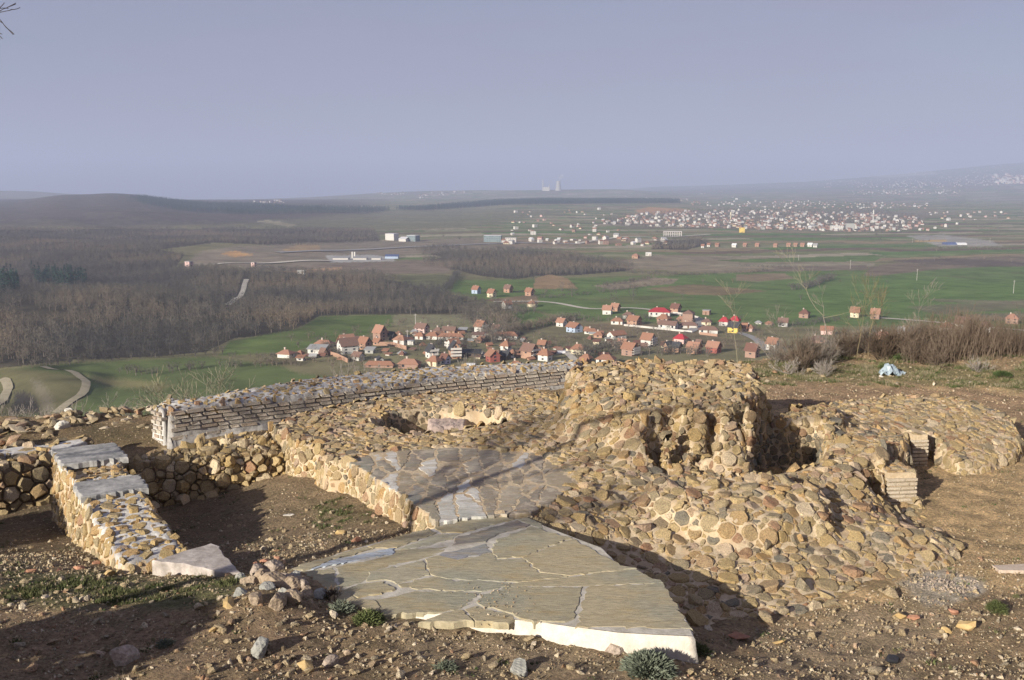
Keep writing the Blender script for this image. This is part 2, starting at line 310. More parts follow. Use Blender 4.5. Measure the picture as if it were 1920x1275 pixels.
def scatter_cells(V, Q, groups, seed, avoid=None, gap=.012, fill=1.25, tries=16, minz=-9):
    """dart-throw stone centres over the surface (big ones first), then cut each one's cell out of its tangent plane"""
    rs = np.random.RandomState(seed); vn, area = vnormals(V, Q); cum = np.cumsum(area); tot = cum[-1]
    cs = .26; H = {}; acc = []
    for (rmin, rmax, share) in groups:
        rm = (rmin + rmax) / 2; n = int(tot / (math.pi * rm * rm) * tries * share)
        fi = np.searchsorted(cum, rs.rand(n) * tot).clip(0, len(Q) - 1); a = rs.rand(n, 1); b = rs.rand(n, 1)
        q = Q[fi]; W = [(1 - a) * (1 - b), a * (1 - b), a * b, (1 - a) * b]
        pp = sum(w * V[q[:, k]] for k, w in enumerate(W)); nn = sum(w * vn[q[:, k]] for k, w in enumerate(W)); nn /= np.linalg.norm(nn, axis=1, keepdims=True) + 1e-9
        rr = rs.uniform(rmin, rmax, n)
        ok = np.ones(n, bool) if avoid is None else ~avoid(pp[:, 0], pp[:, 1], pp[:, 2])
        ok &= pp[:, 2] > minz
        for i in np.nonzero(ok)[0]:
            x, y, z = pp[i]; r = rr[i]; kx, ky, kz = int(x // cs), int(y // cs), int(z // cs); good = True
            for ax in (kx - 1, kx, kx + 1):
                for ay in (ky - 1, ky, ky + 1):
                    for az in (kz - 1, kz, kz + 1):
                        for j in H.get((ax, ay, az), ()):
                            c = acc[j]; m = (c[3] + r) * .76
                            if (c[0] - x) ** 2 + (c[1] - y) ** 2 + (c[2] - z) ** 2 < m * m: good = False; break
                        if not good: break
                    if not good: break
                if not good: break
            if good: H.setdefault((kx, ky, kz), []).append(len(acc)); acc.append((x, y, z, r, *nn[i]))
    kd = kdtree.KDTree(len(acc))
    for i, c in enumerate(acc): kd.insert(c[:3], i)
    kd.balance(); cells = []
    for i, c in enumerate(acc):
        p = Vector(c[:3]); n = Vector(c[4:7]); r = c[3]; a = n.cross(Vector((0, 1, 0.2))).normalized(); b = n.cross(a); th = rs.rand() * 6.28
        el = rs.uniform(.8, 1.45); k = int(rs.choice([5, 6, 6, 7]))
        poly = [(r * fill * el * math.cos(th + j * 2 * math.pi / k) * rs.uniform(.82, 1.15), r * fill / el ** .5 * math.sin(th + j * 2 * math.pi / k) * rs.uniform(.82, 1.15)) for j in range(k)]
        for (q, j, dist) in kd.find_range(p, r * 1.3 + .17):
            if j == i: continue
            dv = q - p; dx, dy = dv.dot(a), dv.dot(b); L = math.hypot(dx, dy)
            if L < 1e-4: continue
            dx /= L; dy /= L; rj = acc[j][3]; t = (dist * dist + r * r - rj * rj) / (2 * dist) - gap
            new = []
            for m in range(len(poly)):
                x0, y0 = poly[m]; x1, y1 = poly[(m + 1) % len(poly)]; s0 = x0 * dx + y0 * dy - t; s1 = x1 * dx + y1 * dy - t
                if s0 <= 0: new.append((x0, y0))
                if s0 * s1 < 0: u = s0 / (s0 - s1); new.append((x0 + (x1 - x0) * u, y0 + (y1 - y0) * u))
            poly = new
            if len(poly) < 3: break
        if len(poly) < 3: continue
        out = [poly[0]]
        for q in poly[1:]:
            if math.hypot(q[0] - out[-1][0], q[1] - out[-1][1]) > .018: out.append(q)
        if len(out) > 3 and math.hypot(out[0][0] - out[-1][0], out[0][1] - out[-1][1]) < .018: out.pop()
        if len(out) >= 4:
            o2 = []
            for m in range(len(out)):
                (x0, y0), (x1, y1) = out[m], out[(m + 1) % len(out)]; o2.append((x0, y0)); L = math.hypot(x1 - x0, y1 - y0)
                if L > .05 and len(out) < 7: q_ = rs.uniform(-.14, .03) * L; o2.append(((x0 + x1) / 2 + (y1 - y0) / L * -q_ * -1, (y0 + y1) / 2 - (x1 - x0) / L * q_ * 1))
            cells.append((p, n, a, b, r, o2))
    return cells
def stone_geom(cell, rs, proud=.6, sink=.03, hrange=(.005, .022), tilt=.16):
    p, n, a, b, r, poly = cell; k = len(poly)
    cx = sum(q[0] for q in poly) / k; cy = sum(q[1] for q in poly) / k
    h = rs.uniform(*hrange) * (r / .09) ** .5 * (2.4 if rs.random() < .08 else 1.0); tx, ty = rs.gauss(0, tilt), rs.gauss(0, tilt)
    def pt(x, y, z): return p + a * x + b * y + n * z
    V = []; s2 = rs.uniform(.66, .92)
    for (x, y) in poly: V.append(pt(cx + (x - cx) * .98, cy + (y - cy) * .98, -sink))
    for (x, y) in poly:
        s = rs.uniform(.93, 1.0); V.append(pt(cx + (x - cx) * s, cy + (y - cy) * s, h * rs.uniform(.40, .85) + (tx * (x - cx) + ty * (y - cy)) * .5))
    for (x, y) in poly:
        s = s2 * rs.uniform(.82, 1.12); V.append(pt(cx + (x - cx) * s, cy + (y - cy) * s, h * rs.uniform(.88, 1.1) + (tx * (x - cx) + ty * (y - cy)) * s))
    V.append(pt(cx + r * rs.uniform(-.2, .2), cy + r * rs.uniform(-.2, .2), h * rs.uniform(.98, 1.18)))
    Fs = []
    for i in range(k):
        j = (i + 1) % k
        Fs.append((i, j, k + j, k + i)); Fs.append((k + i, k + j, 2 * k + j, 2 * k + i)); Fs.append((2 * k + i, 2 * k + j, 3 * k))
    ar = abs(sum(poly[i][0] * poly[(i + 1) % k][1] - poly[(i + 1) % k][0] * poly[i][1] for i in range(k))) / 2
    return V, Fs, ar
def screen_size(p, ar, n):
    v = Vector((0, 0, CAMH)) - p; d = v.length; return ar * max(0, n.dot(v)) / d ** 3
def lay_stones(root, cells, seed, mat, part='stone', limit=300, tint=None, **kw):
    rs = random.Random(seed); items = []
    for c in cells:
        V, Fs, ar = stone_geom(c, rs, **kw); x, y = proj(*c[0]); vis = -60 < x < 1980 and y < 1330
        t = rs.random() if tint is None else tint(rs, c)
        items.append((screen_size(c[0], ar, c[1]) if vis else 0, c[0], V, Fs, t))
    items.sort(key=lambda q: -q[0]); rest = MB()
    inv = root.matrix_world.inverted() if False else Matrix.Translation(-root.location)
    for i, (s, p, V, Fs, t) in enumerate(items):
        if i < limit and s > 0:
            me = mesh(part, [tuple(v - p) for v in V], Fs, mat, attrs={'tint': [t] * len(V)})
            obj(part, me, root, loc=p - root.location)
        else: rest.add([tuple(inv @ v) for v in V], Fs, t)
    if rest.v: tag(obj('small_stone', rest.mesh('small_stones', mat), root), kind='stuff')
def rebase(V, root): return np.asarray(V) - np.array(root.location)

def masonry(name, label, cat, V, Q, groups, seed, mortar, stone='stone', avoid=None, gap=.007, fill=1.36, limit=300, loc=None, mname='mortar_core', group=None, tint=None, minz=-9, **kw):
    V, Q = compact(V, Q)
    root = empty(name, loc or (float(V[:, 0].mean()), float(V[:, 1].mean()), float(np.percentile(V[:, 2], 3)))); tag(root, label, cat, group)
    obj(mname, mesh(mname, rebase(V, root), Q, M[mortar], smooth=True), root)
    cells = scatter_cells(V, Q, groups, seed, avoid, gap, fill, minz=minz)
    lay_stones(root, cells, seed + 1, M[stone], limit=limit, tint=tint, **kw)
    return root

# ---------------------------------------------------------------- the ruin's main body, cut into four things
PAVE = PW([(655,866,.74),(700,848,.74),(850,838,.74),(1000,848,.74),(1058,878,.74),(1078,905,.72),(1040,938,.70),(990,962,.68),(900,967,.72),(815,977,.74),(800,960,.74),(720,905,.74)])
SLABZ = .70
slab_px = [(540,1066),(640,1030),(720,1008),(800,988),(880,976),(985,966),(1040,988),(1092,1008),(1132,1022),(1172,1062),(1190,1064),(1215,1092),(1243,1092),(1250,1110),(1290,1152),(1300,1190),
           (1160,1180),(1080,1168),(950,1152),(850,1146),(700,1137),(640,1112),(570,1094)]
SLAB = [P(x, y, SLABZ) for x, y in slab_px]
X, Y = grid(-4.4, 9.6, 8.2, 20.6, .045)
d = sdist(OUT, X, Y) + .03 * wob(X, Y, .5, 3)
HH = HM(X, Y); GG = G0(X, Y) - .14
f = sstep(-.08, .02, d); Z = GG + (HH - GG) * f + nrs.normal(0, .006, X.shape) * (d > -.1)
ds = sdist(SLAB, X, Y); Z = np.where(ds > .02, np.minimum(Z, .40), Z)
dp = sdist(PAVE, X, Y); Z = np.where(dp > -.02, np.where(f > .5, .731 + .003 * wob(X, Y, .5), Z), Z)
MV = np.stack([X, Y, Z], -1).reshape(-1, 3); ny, nx = X.shape; idx = np.arange(ny * nx).reshape(ny, nx)
keep = d > -.13; kk = (keep[:-1, :-1] | keep[1:, :-1] | keep[:-1, 1:] | keep[1:, 1:])
MQ = np.stack([idx[:-1, :-1], idx[:-1, 1:], idx[1:, 1:], idx[1:, :-1]], -1)[kk]
fc = MV[MQ].mean(1); fx, fy = fc[:, 0], fc[:, 1]
inB = sdist(MOUND, fx, fy) > -.30
inB |= (sdist(RIB, fx, fy) > -.05) | (inpoly(CAV1, fx, fy))
inD = (~inB) & (fx > 5.0 + (fy - 14.9) * .0) & (fy > 15.05)
la = [P(1000, 985, .68), P(1125, 880, .75), P(1075, 790, .8), P(1040, 740, .6)]
lx = np.interp(fy, [p[1] for p in la], [p[0] for p in la]); inA = (~inB) & (~inD) & (fx < lx)
inC = ~(inA | inB | inD)
noP = lambda x, y, z: ((sdist(PAVE, x, y) > -.05) & (z > .66)) | (sdist(SLAB, x, y) > -.03) | ((sdist(NICHE, x, y) > -.12) & (z < .58) & (x > -1.35))
SZ = [(.10, .14, .06), (.07, .10, .28), (.045, .07, .8), (.028, .045, .9)]
SZ2 = [(.085, .12, .05), (.055, .085, .35), (.038, .055, .8), (.025, .038, .7)]
def shade_tint(rs, c):  # dark grey-brown stones inside the hollows; their tint also deepens the shade there
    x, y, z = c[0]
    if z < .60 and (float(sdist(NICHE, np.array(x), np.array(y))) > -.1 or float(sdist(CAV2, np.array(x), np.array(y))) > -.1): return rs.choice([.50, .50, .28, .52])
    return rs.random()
platform = masonry('masonry_platform', 'low rubble masonry platform with a sunken niche and a floor of grey paving', 'ruin', MV, MQ[inA], SZ2, 11, 'mortar', avoid=noP, tint=shade_tint, hrange=(.005, .022), tilt=.22)
mound = masonry('masonry_mound', 'tall weathered mound of mortared rubble with dark cavities, highest part of the ruin', 'ruin', MV, MQ[inB], SZ2, 12, 'mortar', hrange=(.010, .040), tilt=.3, tint=shade_tint)
field = masonry('masonry_apron', 'wide sloping apron of mortared fieldstones to the right of the green flagstone terrace', 'ruin', MV, MQ[inC], SZ, 13, 'mortar', avoid=noP, hrange=(.006, .026), tilt=.24)
lobe = masonry('curved_wall_stub', 'low rounded stub of rubble wall at the right edge beside the bare dirt', 'ruin', MV, MQ[inD], SZ2, 14, 'mortar', hrange=(.006, .024), tilt=.22)

# big stones sticking out of the mound's broken face and the hump's front
def rock_hull(rs, sx, sy, sz, n=15, cut=.75):
    bm = bmesh.new()
    for _ in range(n):
        v = Vector((rs.gauss(0, 1), rs.gauss(0, 1), rs.gauss(0, 1))).normalized(); k = rs.uniform(cut, 1)
        bm.verts.new((v.x * sx * k, v.y * sy * k, v.z * sz * k))
    g = bmesh.ops.convex_hull(bm, input=bm.verts); bmesh.ops.delete(bm, geom=[e for e in g['geom_interior'] if isinstance(e, bmesh.types.BMVert)], context='VERTS')
    V = [tuple(v.co) for v in bm.verts]; bm.verts.index_update(); Fs = [[v.index for v in q.verts] for q in bm.faces]; bm.free(); return V, Fs
ROCKS = [rock_hull(random.Random(90 + i), 1, rnd.uniform(.7, .95), rnd.uniform(.55, .8), 16) for i in range(12)]
def surf(x, y): return float(HM(np.array(x), np.array(y)))
rr = random.Random(4)
for (x0, x1, y0, y1, z, n, root, s0, s1) in [(1215, 1440, 775, 862, .95, 70, mound, .06, .15), (1205, 1560, 930, 1012, .6, 46, field, .06, .13), (1060, 1130, 705, 765, .9, 26, mound, .06, .11), (1430, 1470, 690, 790, .8, 20, mound, .05, .1)]:
    for i in range(n):
        x, y = P(rr.uniform(x0, x1), rr.uniform(y0, y1), z); zz = surf(x, y)
        g = abs(surf(x, y - .12) - surf(x, y + .12)) + abs(surf(x + .12, y) - surf(x - .12, y))
        if g < .12: continue
        V, Fs = ROCKS[i % 12]; s = rr.uniform(s0, s1)
        me = mesh('stone', V, Fs, M['stone'], attrs={'tint': [rr.random()] * len(V)})
        obj('stone', me, root, loc=Vector((x, y - .02, zz + rr.uniform(-.08, .05))) - root.location, rot=(rr.uniform(0, 6), rr.uniform(0, 6), rr.uniform(0, 6)), scale=(s, s * rr.uniform(.6, 1), s * rr.uniform(.5, .9)))

# ---------------------------------------------------------------- flagstones (Voronoi slabs cut in the plane)
def voronoi(outline, seeds, gap, jag=0):
    out = []
    for i, (sx, sy) in enumerate(seeds):
        poly = list(outline)
        for j, (qx, qy) in enumerate(seeds):
            if j == i or not poly: continue
            dx, dy = qx - sx, qy - sy; L = math.hypot(dx, dy); dx /= L; dy /= L; t = L / 2 - gap / 2; new = []
            for m in range(len(poly)):
                x0, y0 = poly[m]; x1, y1 = poly[(m + 1) % len(poly)]; s0 = (x0 - sx) * dx + (y0 - sy) * dy - t; s1 = (x1 - sx) * dx + (y1 - sy) * dy - t
                if s0 <= 0: new.append((x0, y0))
                if s0 * s1 < 0: u = s0 / (s0 - s1); new.append((x0 + (x1 - x0) * u, y0 + (y1 - y0) * u))
            poly = new
        if len(poly) > 2: out.append((i, poly))
    return out
def flag_geom(poly, z0, z1, rs, step=.12, wobble=.008, tilt=.004):
    pts = []; n = len(poly)
    for i in range(n):
        x0, y0 = poly[i]; x1, y1 = poly[(i + 1) % n]; L = math.hypot(x1 - x0, y1 - y0); k = max(1, int(L / step))
        for j in range(k): t = j / k; w = wobble if j else wobble * .4; pts.append((x0 + (x1 - x0) * t + rs.gauss(0, w), y0 + (y1 - y0) * t + rs.gauss(0, w)))
    cx = sum(p[0] for p in pts) / len(pts); cy = sum(p[1] for p in pts) / len(pts); k = len(pts); z1 += rs.gauss(0, tilt)
    V = [(x, y, z0) for x, y in pts] + [(x, y, z1 - .012) for x, y in pts]
    for x, y in pts:
        L = math.hypot(x - cx, y - cy) + 1e-6; s = max(0, 1 - .014 / L); V.append((cx + (x - cx) * s, cy + (y - cy) * s, z1 + rs.gauss(0, .0004)))
    V.append((cx, cy, z1 + .002)); Fs = []
    for i in range(k):
        j = (i + 1) % k; Fs += [(i, j, k + j, k + i), (k + i, k + j, 2 * k + j, 2 * k + i), (2 * k + i, 2 * k + j, 3 * k)]
    return V, Fs
def inset_px(pts, k): 
    cx = sum(p[0] for p in pts) / len(pts); cy = sum(p[1] for p in pts) / len(pts); return [(cx + (x - cx) * k, cy + (y - cy) * k) for x, y in pts]
rs = random.Random(21)
terrace = empty('flagstone_terrace', (*P(1000, 1080, SLABZ), .35)); tag(terrace, 'large greenish flagstone terrace with white mortar joints and a thick white front edge', 'paved terrace')
FL = [(.50,[(1390,338),(1440,330),(1735,318),(1800,420),(1862,520),(1845,524),(1345,512)]),(.42,[(1060,318),(1320,290),(1610,254),(1690,300),(1733,315),(1440,328),(1385,331),(1040,331)]),
 (.48,[(1105,203),(1330,118),(1440,182),(1500,215),(1560,250),(1610,252),(1320,286),(1185,270)]),(.30,[(985,128),(1140,66),(1200,84),(1325,116),(1102,200),(990,212),(970,170)]),
 (.25,[(925,372),(1040,336),(1375,337),(1333,478),(1290,493),(1110,483),(1060,458),(905,413)]),(.45,[(845,436),(900,418),(1060,464),(1065,480),(1040,498),(890,486)]),(.22,[(445,395),(620,352),(915,362),(828,433),(750,447),(480,458)]),
 (.40,[(640,495),(755,452),(835,438),(880,486),(740,492)]),(.28,[(285,352),(400,322),(475,312),(535,347),(430,372),(360,385)]),(.58,[(415,270),(655,218),(685,284),(535,322),(485,304),(400,312)]),
 (.35,[(540,327),(700,288),(760,302),(1055,322),(1035,333),(920,358),(630,348)]),(.90,[(725,190),(938,142),(965,182),(772,218)]),(.84,[(803,118),(1080,38),(1138,58),(982,102),(940,134),(792,148)]),
 (.38,[(665,212),(722,193),(770,222),(968,185),(985,216),(1100,207),(1180,274),(1310,289),(1060,316),(765,298),(692,282)]),(1.0,[(150,258),(255,214),(528,162),(518,188),(262,237)]),
 (.32,[(52,264),(100,236),(200,213),(395,157),(425,167),(250,212),(145,256)]),(.35,[(405,155),(550,107),(680,72),(715,93),(538,158),(430,165)]),(.62,[(545,166),(720,98),(820,98),(785,122),(590,166)]),
 (.30,[(262,243),(520,192),(535,168),(788,152),(718,189),(660,208),(510,237),(408,268),(392,308),(285,345)]),(.26,[(62,268),(140,262),(250,247),(276,345),(200,343),(120,310)]),(.33,[(705,72),(860,32),(960,14),(1070,30),(835,92),(740,93)]),(.42,[(205,347),(280,352),(355,388),(440,400),(470,458),(290,400)]),(.6,[(1085,30),(1120,20),(1190,50),(1195,76),(1145,58)])]
for tn, zp in FL:
    w = [P(520 + a / 2.4, 960 + b_ / 2.4, SLABZ) for a, b_ in zp]
    cx = sum(p[0] for p in w) / len(w); cy = sum(p[1] for p in w) / len(w)
    if sum(w[i][0] * w[(i + 1) % len(w)][1] - w[(i + 1) % len(w)][0] * w[i][1] for i in range(len(w))) < 0: w = w[::-1]
    w = [(x + (x - cx) / max(.05, math.hypot(x - cx, y - cy)) * .011, y + (y - cy) / max(.05, math.hypot(x - cx, y - cy)) * .011) for x, y in w]
    V, Fs = flag_geom(w, SLABZ - .07, SLABZ + rs.uniform(-.006, .006), rs, .05, .013, .0); c = (cx, cy, SLABZ)
    obj('flagstone', mesh('flagstone', [(a - c[0], b_ - c[1], e - c[2]) for a, b_, e in V], Fs, M['flag'], attrs={'tint': [tn] * len(V)}), terrace, loc=Vector(c) - terrace.location)
# mortar bed: front face thick white render, bulging a little
bedm = MB(); L = terrace.location
bed_px = [(540,1069),(640,1033),(720,1011),(800,991),(880,979),(985,969),(1040,991),(1092,1011),(1130,1025),(1168,1064),(1186,1067),(1211,1095),(1238,1096),(1246,1113),(1286,1155),(1303,1192)]
back = [P(x, y, SLABZ) for x, y in bed_px]
front = [P(x, y, SLABZ) for x, y in [(1303,1193),(1230,1189),(1160,1185),(1120,1180),(1080,1175),(1015,1166),(950,1160),(900,1157),(850,1151),(770,1147),(700,1141),(640,1115),(570,1096)]]
ring = back + front[1:]
pts = []
for i in range(len(ring)):
    (x0, y0), (x1, y1) = ring[i], ring[(i + 1) % len(ring)]; k = max(1, int(math.hypot(x1 - x0, y1 - y0) / .06))
    for j in range(k): t = j / k; pts.append((x0 + (x1 - x0) * t, y0 + (y1 - y0) * t))
cx = sum(p[0] for p in pts) / len(pts); cy = sum(p[1] for p in pts) / len(pts); k = len(pts); V = []; Fs = []
for lev, (z, o) in enumerate([(SLABZ - .012, -.02), (SLABZ - .03, .005), (.58, .02), (.48, .035), (.36, .05), (.2, .07), (.02, .09)]):
    for (x, y) in pts:
        Ld = math.hypot(x - cx, y - cy); q = o + rs.gauss(0, .006) * (lev > 0) + .016 * float(wob(x, y + z * 3, .35, 2)) * (lev > 1); V.append((x + (x - cx) / Ld * q - L.x, y + (y - cy) / Ld * q - L.y, z + rs.gauss(0, .002) * (lev > 0) - L.z))
for lev in range(6):
    for i in range(k): j = (i + 1) % k; Fs.append((lev * k + i, lev * k + j, (lev + 1) * k + j, (lev + 1) * k + i)[::-1])
cap = [V[i] for i in range(k)] + [(cx - L.x, cy - L.y, SLABZ - .007 - L.z)]; obj('joint_mortar', mesh('joint_mortar', [(a, b_, c_ + .004) for a, b_, c_ in cap], [(i, (i + 1) % k, k) for i in range(k)], M['joint']), terrace)
obj('mortar_bed', mesh('mortar_bed', V, Fs, M['white_render'], smooth=True), terrace)

pave_px = [(655,866),(700,848),(850,838),(1000,848),(1058,878),(1078,905),(1040,938),(990,962),(900,967),(815,977),(800,960),(720,905)]
seeds = []
while len(seeds) < 46:
    q = (rs.uniform(650, 1080), rs.uniform(838, 978))
    if inpoly(pave_px, np.array(q[0]), np.array(q[1])) and all(((q[0] - a) / 2.6) ** 2 + (q[1] - b) ** 2 > 9 ** 2 for a, b in seeds): seeds.append(q)
    elif rs.random() < .002: break
for i, poly in voronoi(pave_px, seeds, 3.0):
    w = [P(x, y, .74) for x, y in poly]; V, Fs = flag_geom(w, .66, .735 + rs.gauss(0, .002), rs, .05, .018, .001); c = (sum(p[0] for p in w) / len(w), sum(p[1] for p in w) / len(w), .73)
    white = rs.random() < .07 or any(math.hypot((seeds[i][0] - a) / 3, seeds[i][1] - b) < 14 for a, b in [(850, 935), (700, 853), (690, 900)])
    obj('paving_stone', mesh('paving_stone', [(a - c[0], b - c[1], e - c[2]) for a, b, e in V], Fs, M['flag2'], attrs={'tint': [1.0 if white else rs.uniform(0, .8)] * len(V)}), platform, loc=Vector(c) - platform.location)
# pinkish block standing in the niche
V, Q = build_height(PW([(802,790,.36),(815,783,.36),(862,780,.36),(876,786,.42),(870,800,.42),(806,804,.42)]), .44, lambda x, y: 0 * x, .03, .05, .03, 3)
obj('mortar_block', mesh('mortar_block', rebase(V, platform), Q, M['pink_mortar']), platform)

# ---------------------------------------------------------------- door jambs
def jamb(name, label, px, base, w, dpt, h, seed):
    x, y = P(px, base, 0.03); root = empty(name, (x, y, 0.0)); tag(root, label, 'pillar'); rs = random.Random(seed); root.rotation_euler.z = R(6)
    obj('core', mesh('core', *boxm(-w / 2 + .02, w / 2 - .02, .02, dpt - .02, -.1, h - .02), M['mortar']), root)
    z = 0; row = 0
    while z < h - .09:
        hh = rs.uniform(.03, .045); x0 = -w / 2 - (.1 if row % 2 else 0)
        while x0 < w / 2 - .03:
            x1 = x0 + rs.uniform(.2, .3); a, b = max(x0, -w / 2), min(x1, w / 2); m = MB(); j = rs.uniform(0, .012)
            if b - a > .04:
                m.box(a - (a + b) / 2, b - .012 - (a + b) / 2, 0, .1, 0, hh, rs.uniform(.5, 1)); obj('brick', m.mesh('brick', M['pale_brick']), root, loc=((a + b) / 2, -.01 - j, z))
            x0 = x1
        for sgn in (1,):
            y0 = .1
            while y0 < dpt - .05:
                y1 = min(y0 + rs.uniform(.2, .3), dpt); m = MB(); m.box(-.1, 0, 0, y1 - y0 - .012, 0, hh, rs.uniform(0, 1)); obj('brick', m.mesh('brick', M['pale_brick']), root, loc=(w / 2 + rs.uniform(0, .012), y0, z)); y0 = y1
        z += hh + .022; row += 1
    n = 0
    for i in range(int(w / .15)):
        for j in range(int(dpt / .15)):
            V, Fs = ROCKS[(i * 3 + j) % 12]; me = mesh('stone', V, Fs, M['stone'], attrs={'tint': [rs.random()] * len(V)})
            obj('stone', me, root, loc=(-w / 2 + .09 + i * .16, .08 + j * .16, h - .02), rot=(0, 0, rs.uniform(0, 6)), scale=(.1, .09, .055))
    return root
def boxm(x0, x1, y0, y1, z0, z1):
    m = MB(); m.box(x0, x1, y0, y1, z0, z1); return m.v, m.f
M['pale_brick'] = stone_mat('pale_weathered_brick', 'tint', [(0, (.42, .34, .28)), (.5, (.56, .49, .41)), (1, (.66, .60, .52))], 30)
jamb('door_jamb', 'squat brick door jamb with whitish courses, nearer of the two at the ruin right side', 1690, 943, .46, .75, .50, 3)
jamb('door_jamb', 'slim brick door jamb behind the squat one, farther from the camera', 1724, 872, .28, .95, .56, 4)

# ---------------------------------------------------------------- the curved brick wall at the back
bf = PW([(318,766,.67),(400,756,.66),(480,748,.65),(560,740,.64),(640,732,.63),(720,724,.62),(800,716,.61),(880,708,.60),(960,701,.59),(1080,690,.57)])
bb = PW([(300,754,.67),(400,738,.66),(480,724,.66),(560,710,.66),(640,702,.66),(720,694,.65),(800,689,.64),(880,686,.63),(960,683,.62),(1100,678,.6)])
wallp = bf + bb[::-1]
def wt(x, y): return .64 + .02 * wob(x, y, .9)
V, Q = build_height(wallp, wt, G0, .05, .05, .03, 2, .012)
bw = masonry('brick_faced_wall', 'long low curving wall faced with flat bricks, stones set in white mortar on top', 'wall', V, Q, [(.07, .11, .35), (.045, .07, .6)], 31, 'white_mortar', avoid=lambda x, y, z: (z < .55) | (wob(x, y, .6, 3) > .62), gap=.034, fill=1.0, limit=170, hrange=(.006, .032))
core = [o for o in bw.children if o.name.startswith('mortar_core')][0]; core.data.materials.append(M['grey_mortar'])
for q_ in core.data.polygons:
    if q_.center.z + bw.location.z < .60: q_.material_index = 1
# facing bricks along the front edge
def along(path, s):
    for i in range(len(path) - 1):
        L = math.hypot(path[i + 1][0] - path[i][0], path[i + 1][1] - path[i][1])
        if s <= L or i == len(path) - 2: t = s / L; return path[i][0] + (path[i + 1][0] - path[i][0]) * t, path[i][1] + (path[i + 1][1] - path[i][1]) * t, math.atan2(path[i + 1][1] - path[i][1], path[i + 1][0] - path[i][0])
        s -= L
def face_bricks(root, path, ztop, rows, pitch, blen, seed, mat, depth=.09, out=.022, hb=.058):
    rs = random.Random(seed); tot = sum(math.hypot(path[i + 1][0] - path[i][0], path[i + 1][1] - path[i][1]) for i in range(len(path) - 1))
    for r in range(rows):
        s = -(blen * .5 if r % 2 else 0)
        while s < tot - .05:
            ln = blen * rs.uniform(.7, 1.3); a, b = max(s, 0), min(s + ln - .035, tot)
            if b - a > .06 and not (rs.random() < (.4 if r >= rows - 2 else .06)):
                x, y, an = along(path, (a + b) / 2); h = hb * rs.uniform(.72, 1.12); m = MB(); w = (b - a) / 2; e = rs.uniform(.0, .022)
                v = [(-w + e, -out, 0), (w, -out - e, .002), (w, depth, 0), (-w, depth, 0), (-w, -out - e * .6, h), (w - e, -out, h - e * .5), (w, depth, h), (-w, depth, h)]
                m.add(v, [(0, 3, 2, 1), (4, 5, 6, 7), (0, 1, 5, 4), (1, 2, 6, 5), (2, 3, 7, 6), (3, 0, 4, 7)], rs.random())
                zt = ztop(x, y) - .06 - (r + 1) * pitch
                obj('brick', m.mesh('brick', mat), root, loc=Vector((x + .02 * math.sin(an), y - .02 * math.cos(an), zt)) - root.location, rot=(rs.uniform(-.05, .05), rs.uniform(-.02, .02), an + rs.uniform(-.02, .02)))
            s += ln
face_bricks(bw, bf, lambda x, y: .68, 7, .075, .27, 5, M['brick'])
# rough lower courses below the bricks
V2, Q2 = build_height([(x + .0, y - .05) for x, y in bf] + [(x, y + .3) for x, y in bf[::-1]], .16, G0, .05, .06, .05, 6, .04)
V2, Q2 = compact(V2, Q2); obj('rough_footing', mesh('rough_footing', rebase(V2, bw), Q2, M['grey_mortar'], smooth=True), bw)
# the short brick end beyond the slit at the wall's left end
e0, e1 = P(286, 760, .66), P(306, 768, .64)
V, Q = build_height([e0, e1, (e1[0] + .05, e1[1] + .9), (e0[0] + .0, e0[1] + .9)], .62, G0, .035, .04, .02, 4, .01)
be = masonry('brick_wall_end', 'short brick wall end with whitish rim left of the slit in the curving wall', 'wall', V, Q, [(.06, .09, .6)], 33, 'white_mortar', avoid=lambda x, y, z: (z < .5), gap=.03, limit=40)
face_bricks(be, [e0, e1], lambda x, y: .66, 7, .084, .16, 6, M['brick'], hb=.06)

# ---------------------------------------------------------------- left dividing wall, cross wall, far left wall
gl = PW([(98,850,.72),(122,882,.72),(142,915,.72),(165,955,.72),(195,1005,.72),(228,1050,.72)])
gr_ = PW([(212,836,.72),(232,862,.72),(262,900,.72),(290,945,.72),(318,985,.72),(352,1032,.72)])
WG = gl + gr_[::-1]
def gt(x, y):
    nt_ = sdist(PW([(120,872,.7),(240,862,.7),(262,888,.7),(140,902,.7)]), x, y); return .72 + .015 * wob(x, y, .6) - .10 * sstep(-.03, .06, nt_) - .04 * sstep(.0, .05, sdist(PW([(140,925,.72),(275,915,.72),(360,1040,.72),(225,1055,.72)]), x, y))
V, Q = build_height(WG, gt, G0, .04, .06, .02, 5, .03)
bare = [PW([(95,845,.72),(215,832,.72),(240,860,.72),(118,874,.72)]), PW([(138,908,.72),(262,893,.72),(278,918,.72),(150,936,.72)])]
gw = masonry('dividing_wall', 'low pale rubble wall between the two shaded pits on the left', 'wall', V, Q, [(.08, .11, .2), (.05, .07, .5), (.03, .045, .7)], 41, 'white_mortar', gap=.018, fill=1.0, hrange=(.006, .028),
   avoid=lambda x, y, z: (z > .55) & (inpoly(bare[0], x, y) | inpoly(bare[1], x, y) | (wob(x, y, .5, 3) > .35)), tint=lambda rs, c: rs.choice([.05, .15, .42, .62, .3, rs.random()]))
core = [o for o in gw.children if o.name.startswith('mortar_core')][0]; core.data.materials.append(M['mortar'])
for q_ in core.data.polygons:
    if q_.center.z + gw.location.z < .64: q_.material_index = 1
for bq in bare:
    m = MB(); V, Fs = flag_geom([bq[0], bq[1], bq[2], bq[3]][::-1], .66, .748, random.Random(8), .05, .016, .006)
    obj('capping_slab', mesh('capping_slab', rebase(V, gw), Fs, M['cap'] if 'cap' in M else M['white_mortar']), gw)
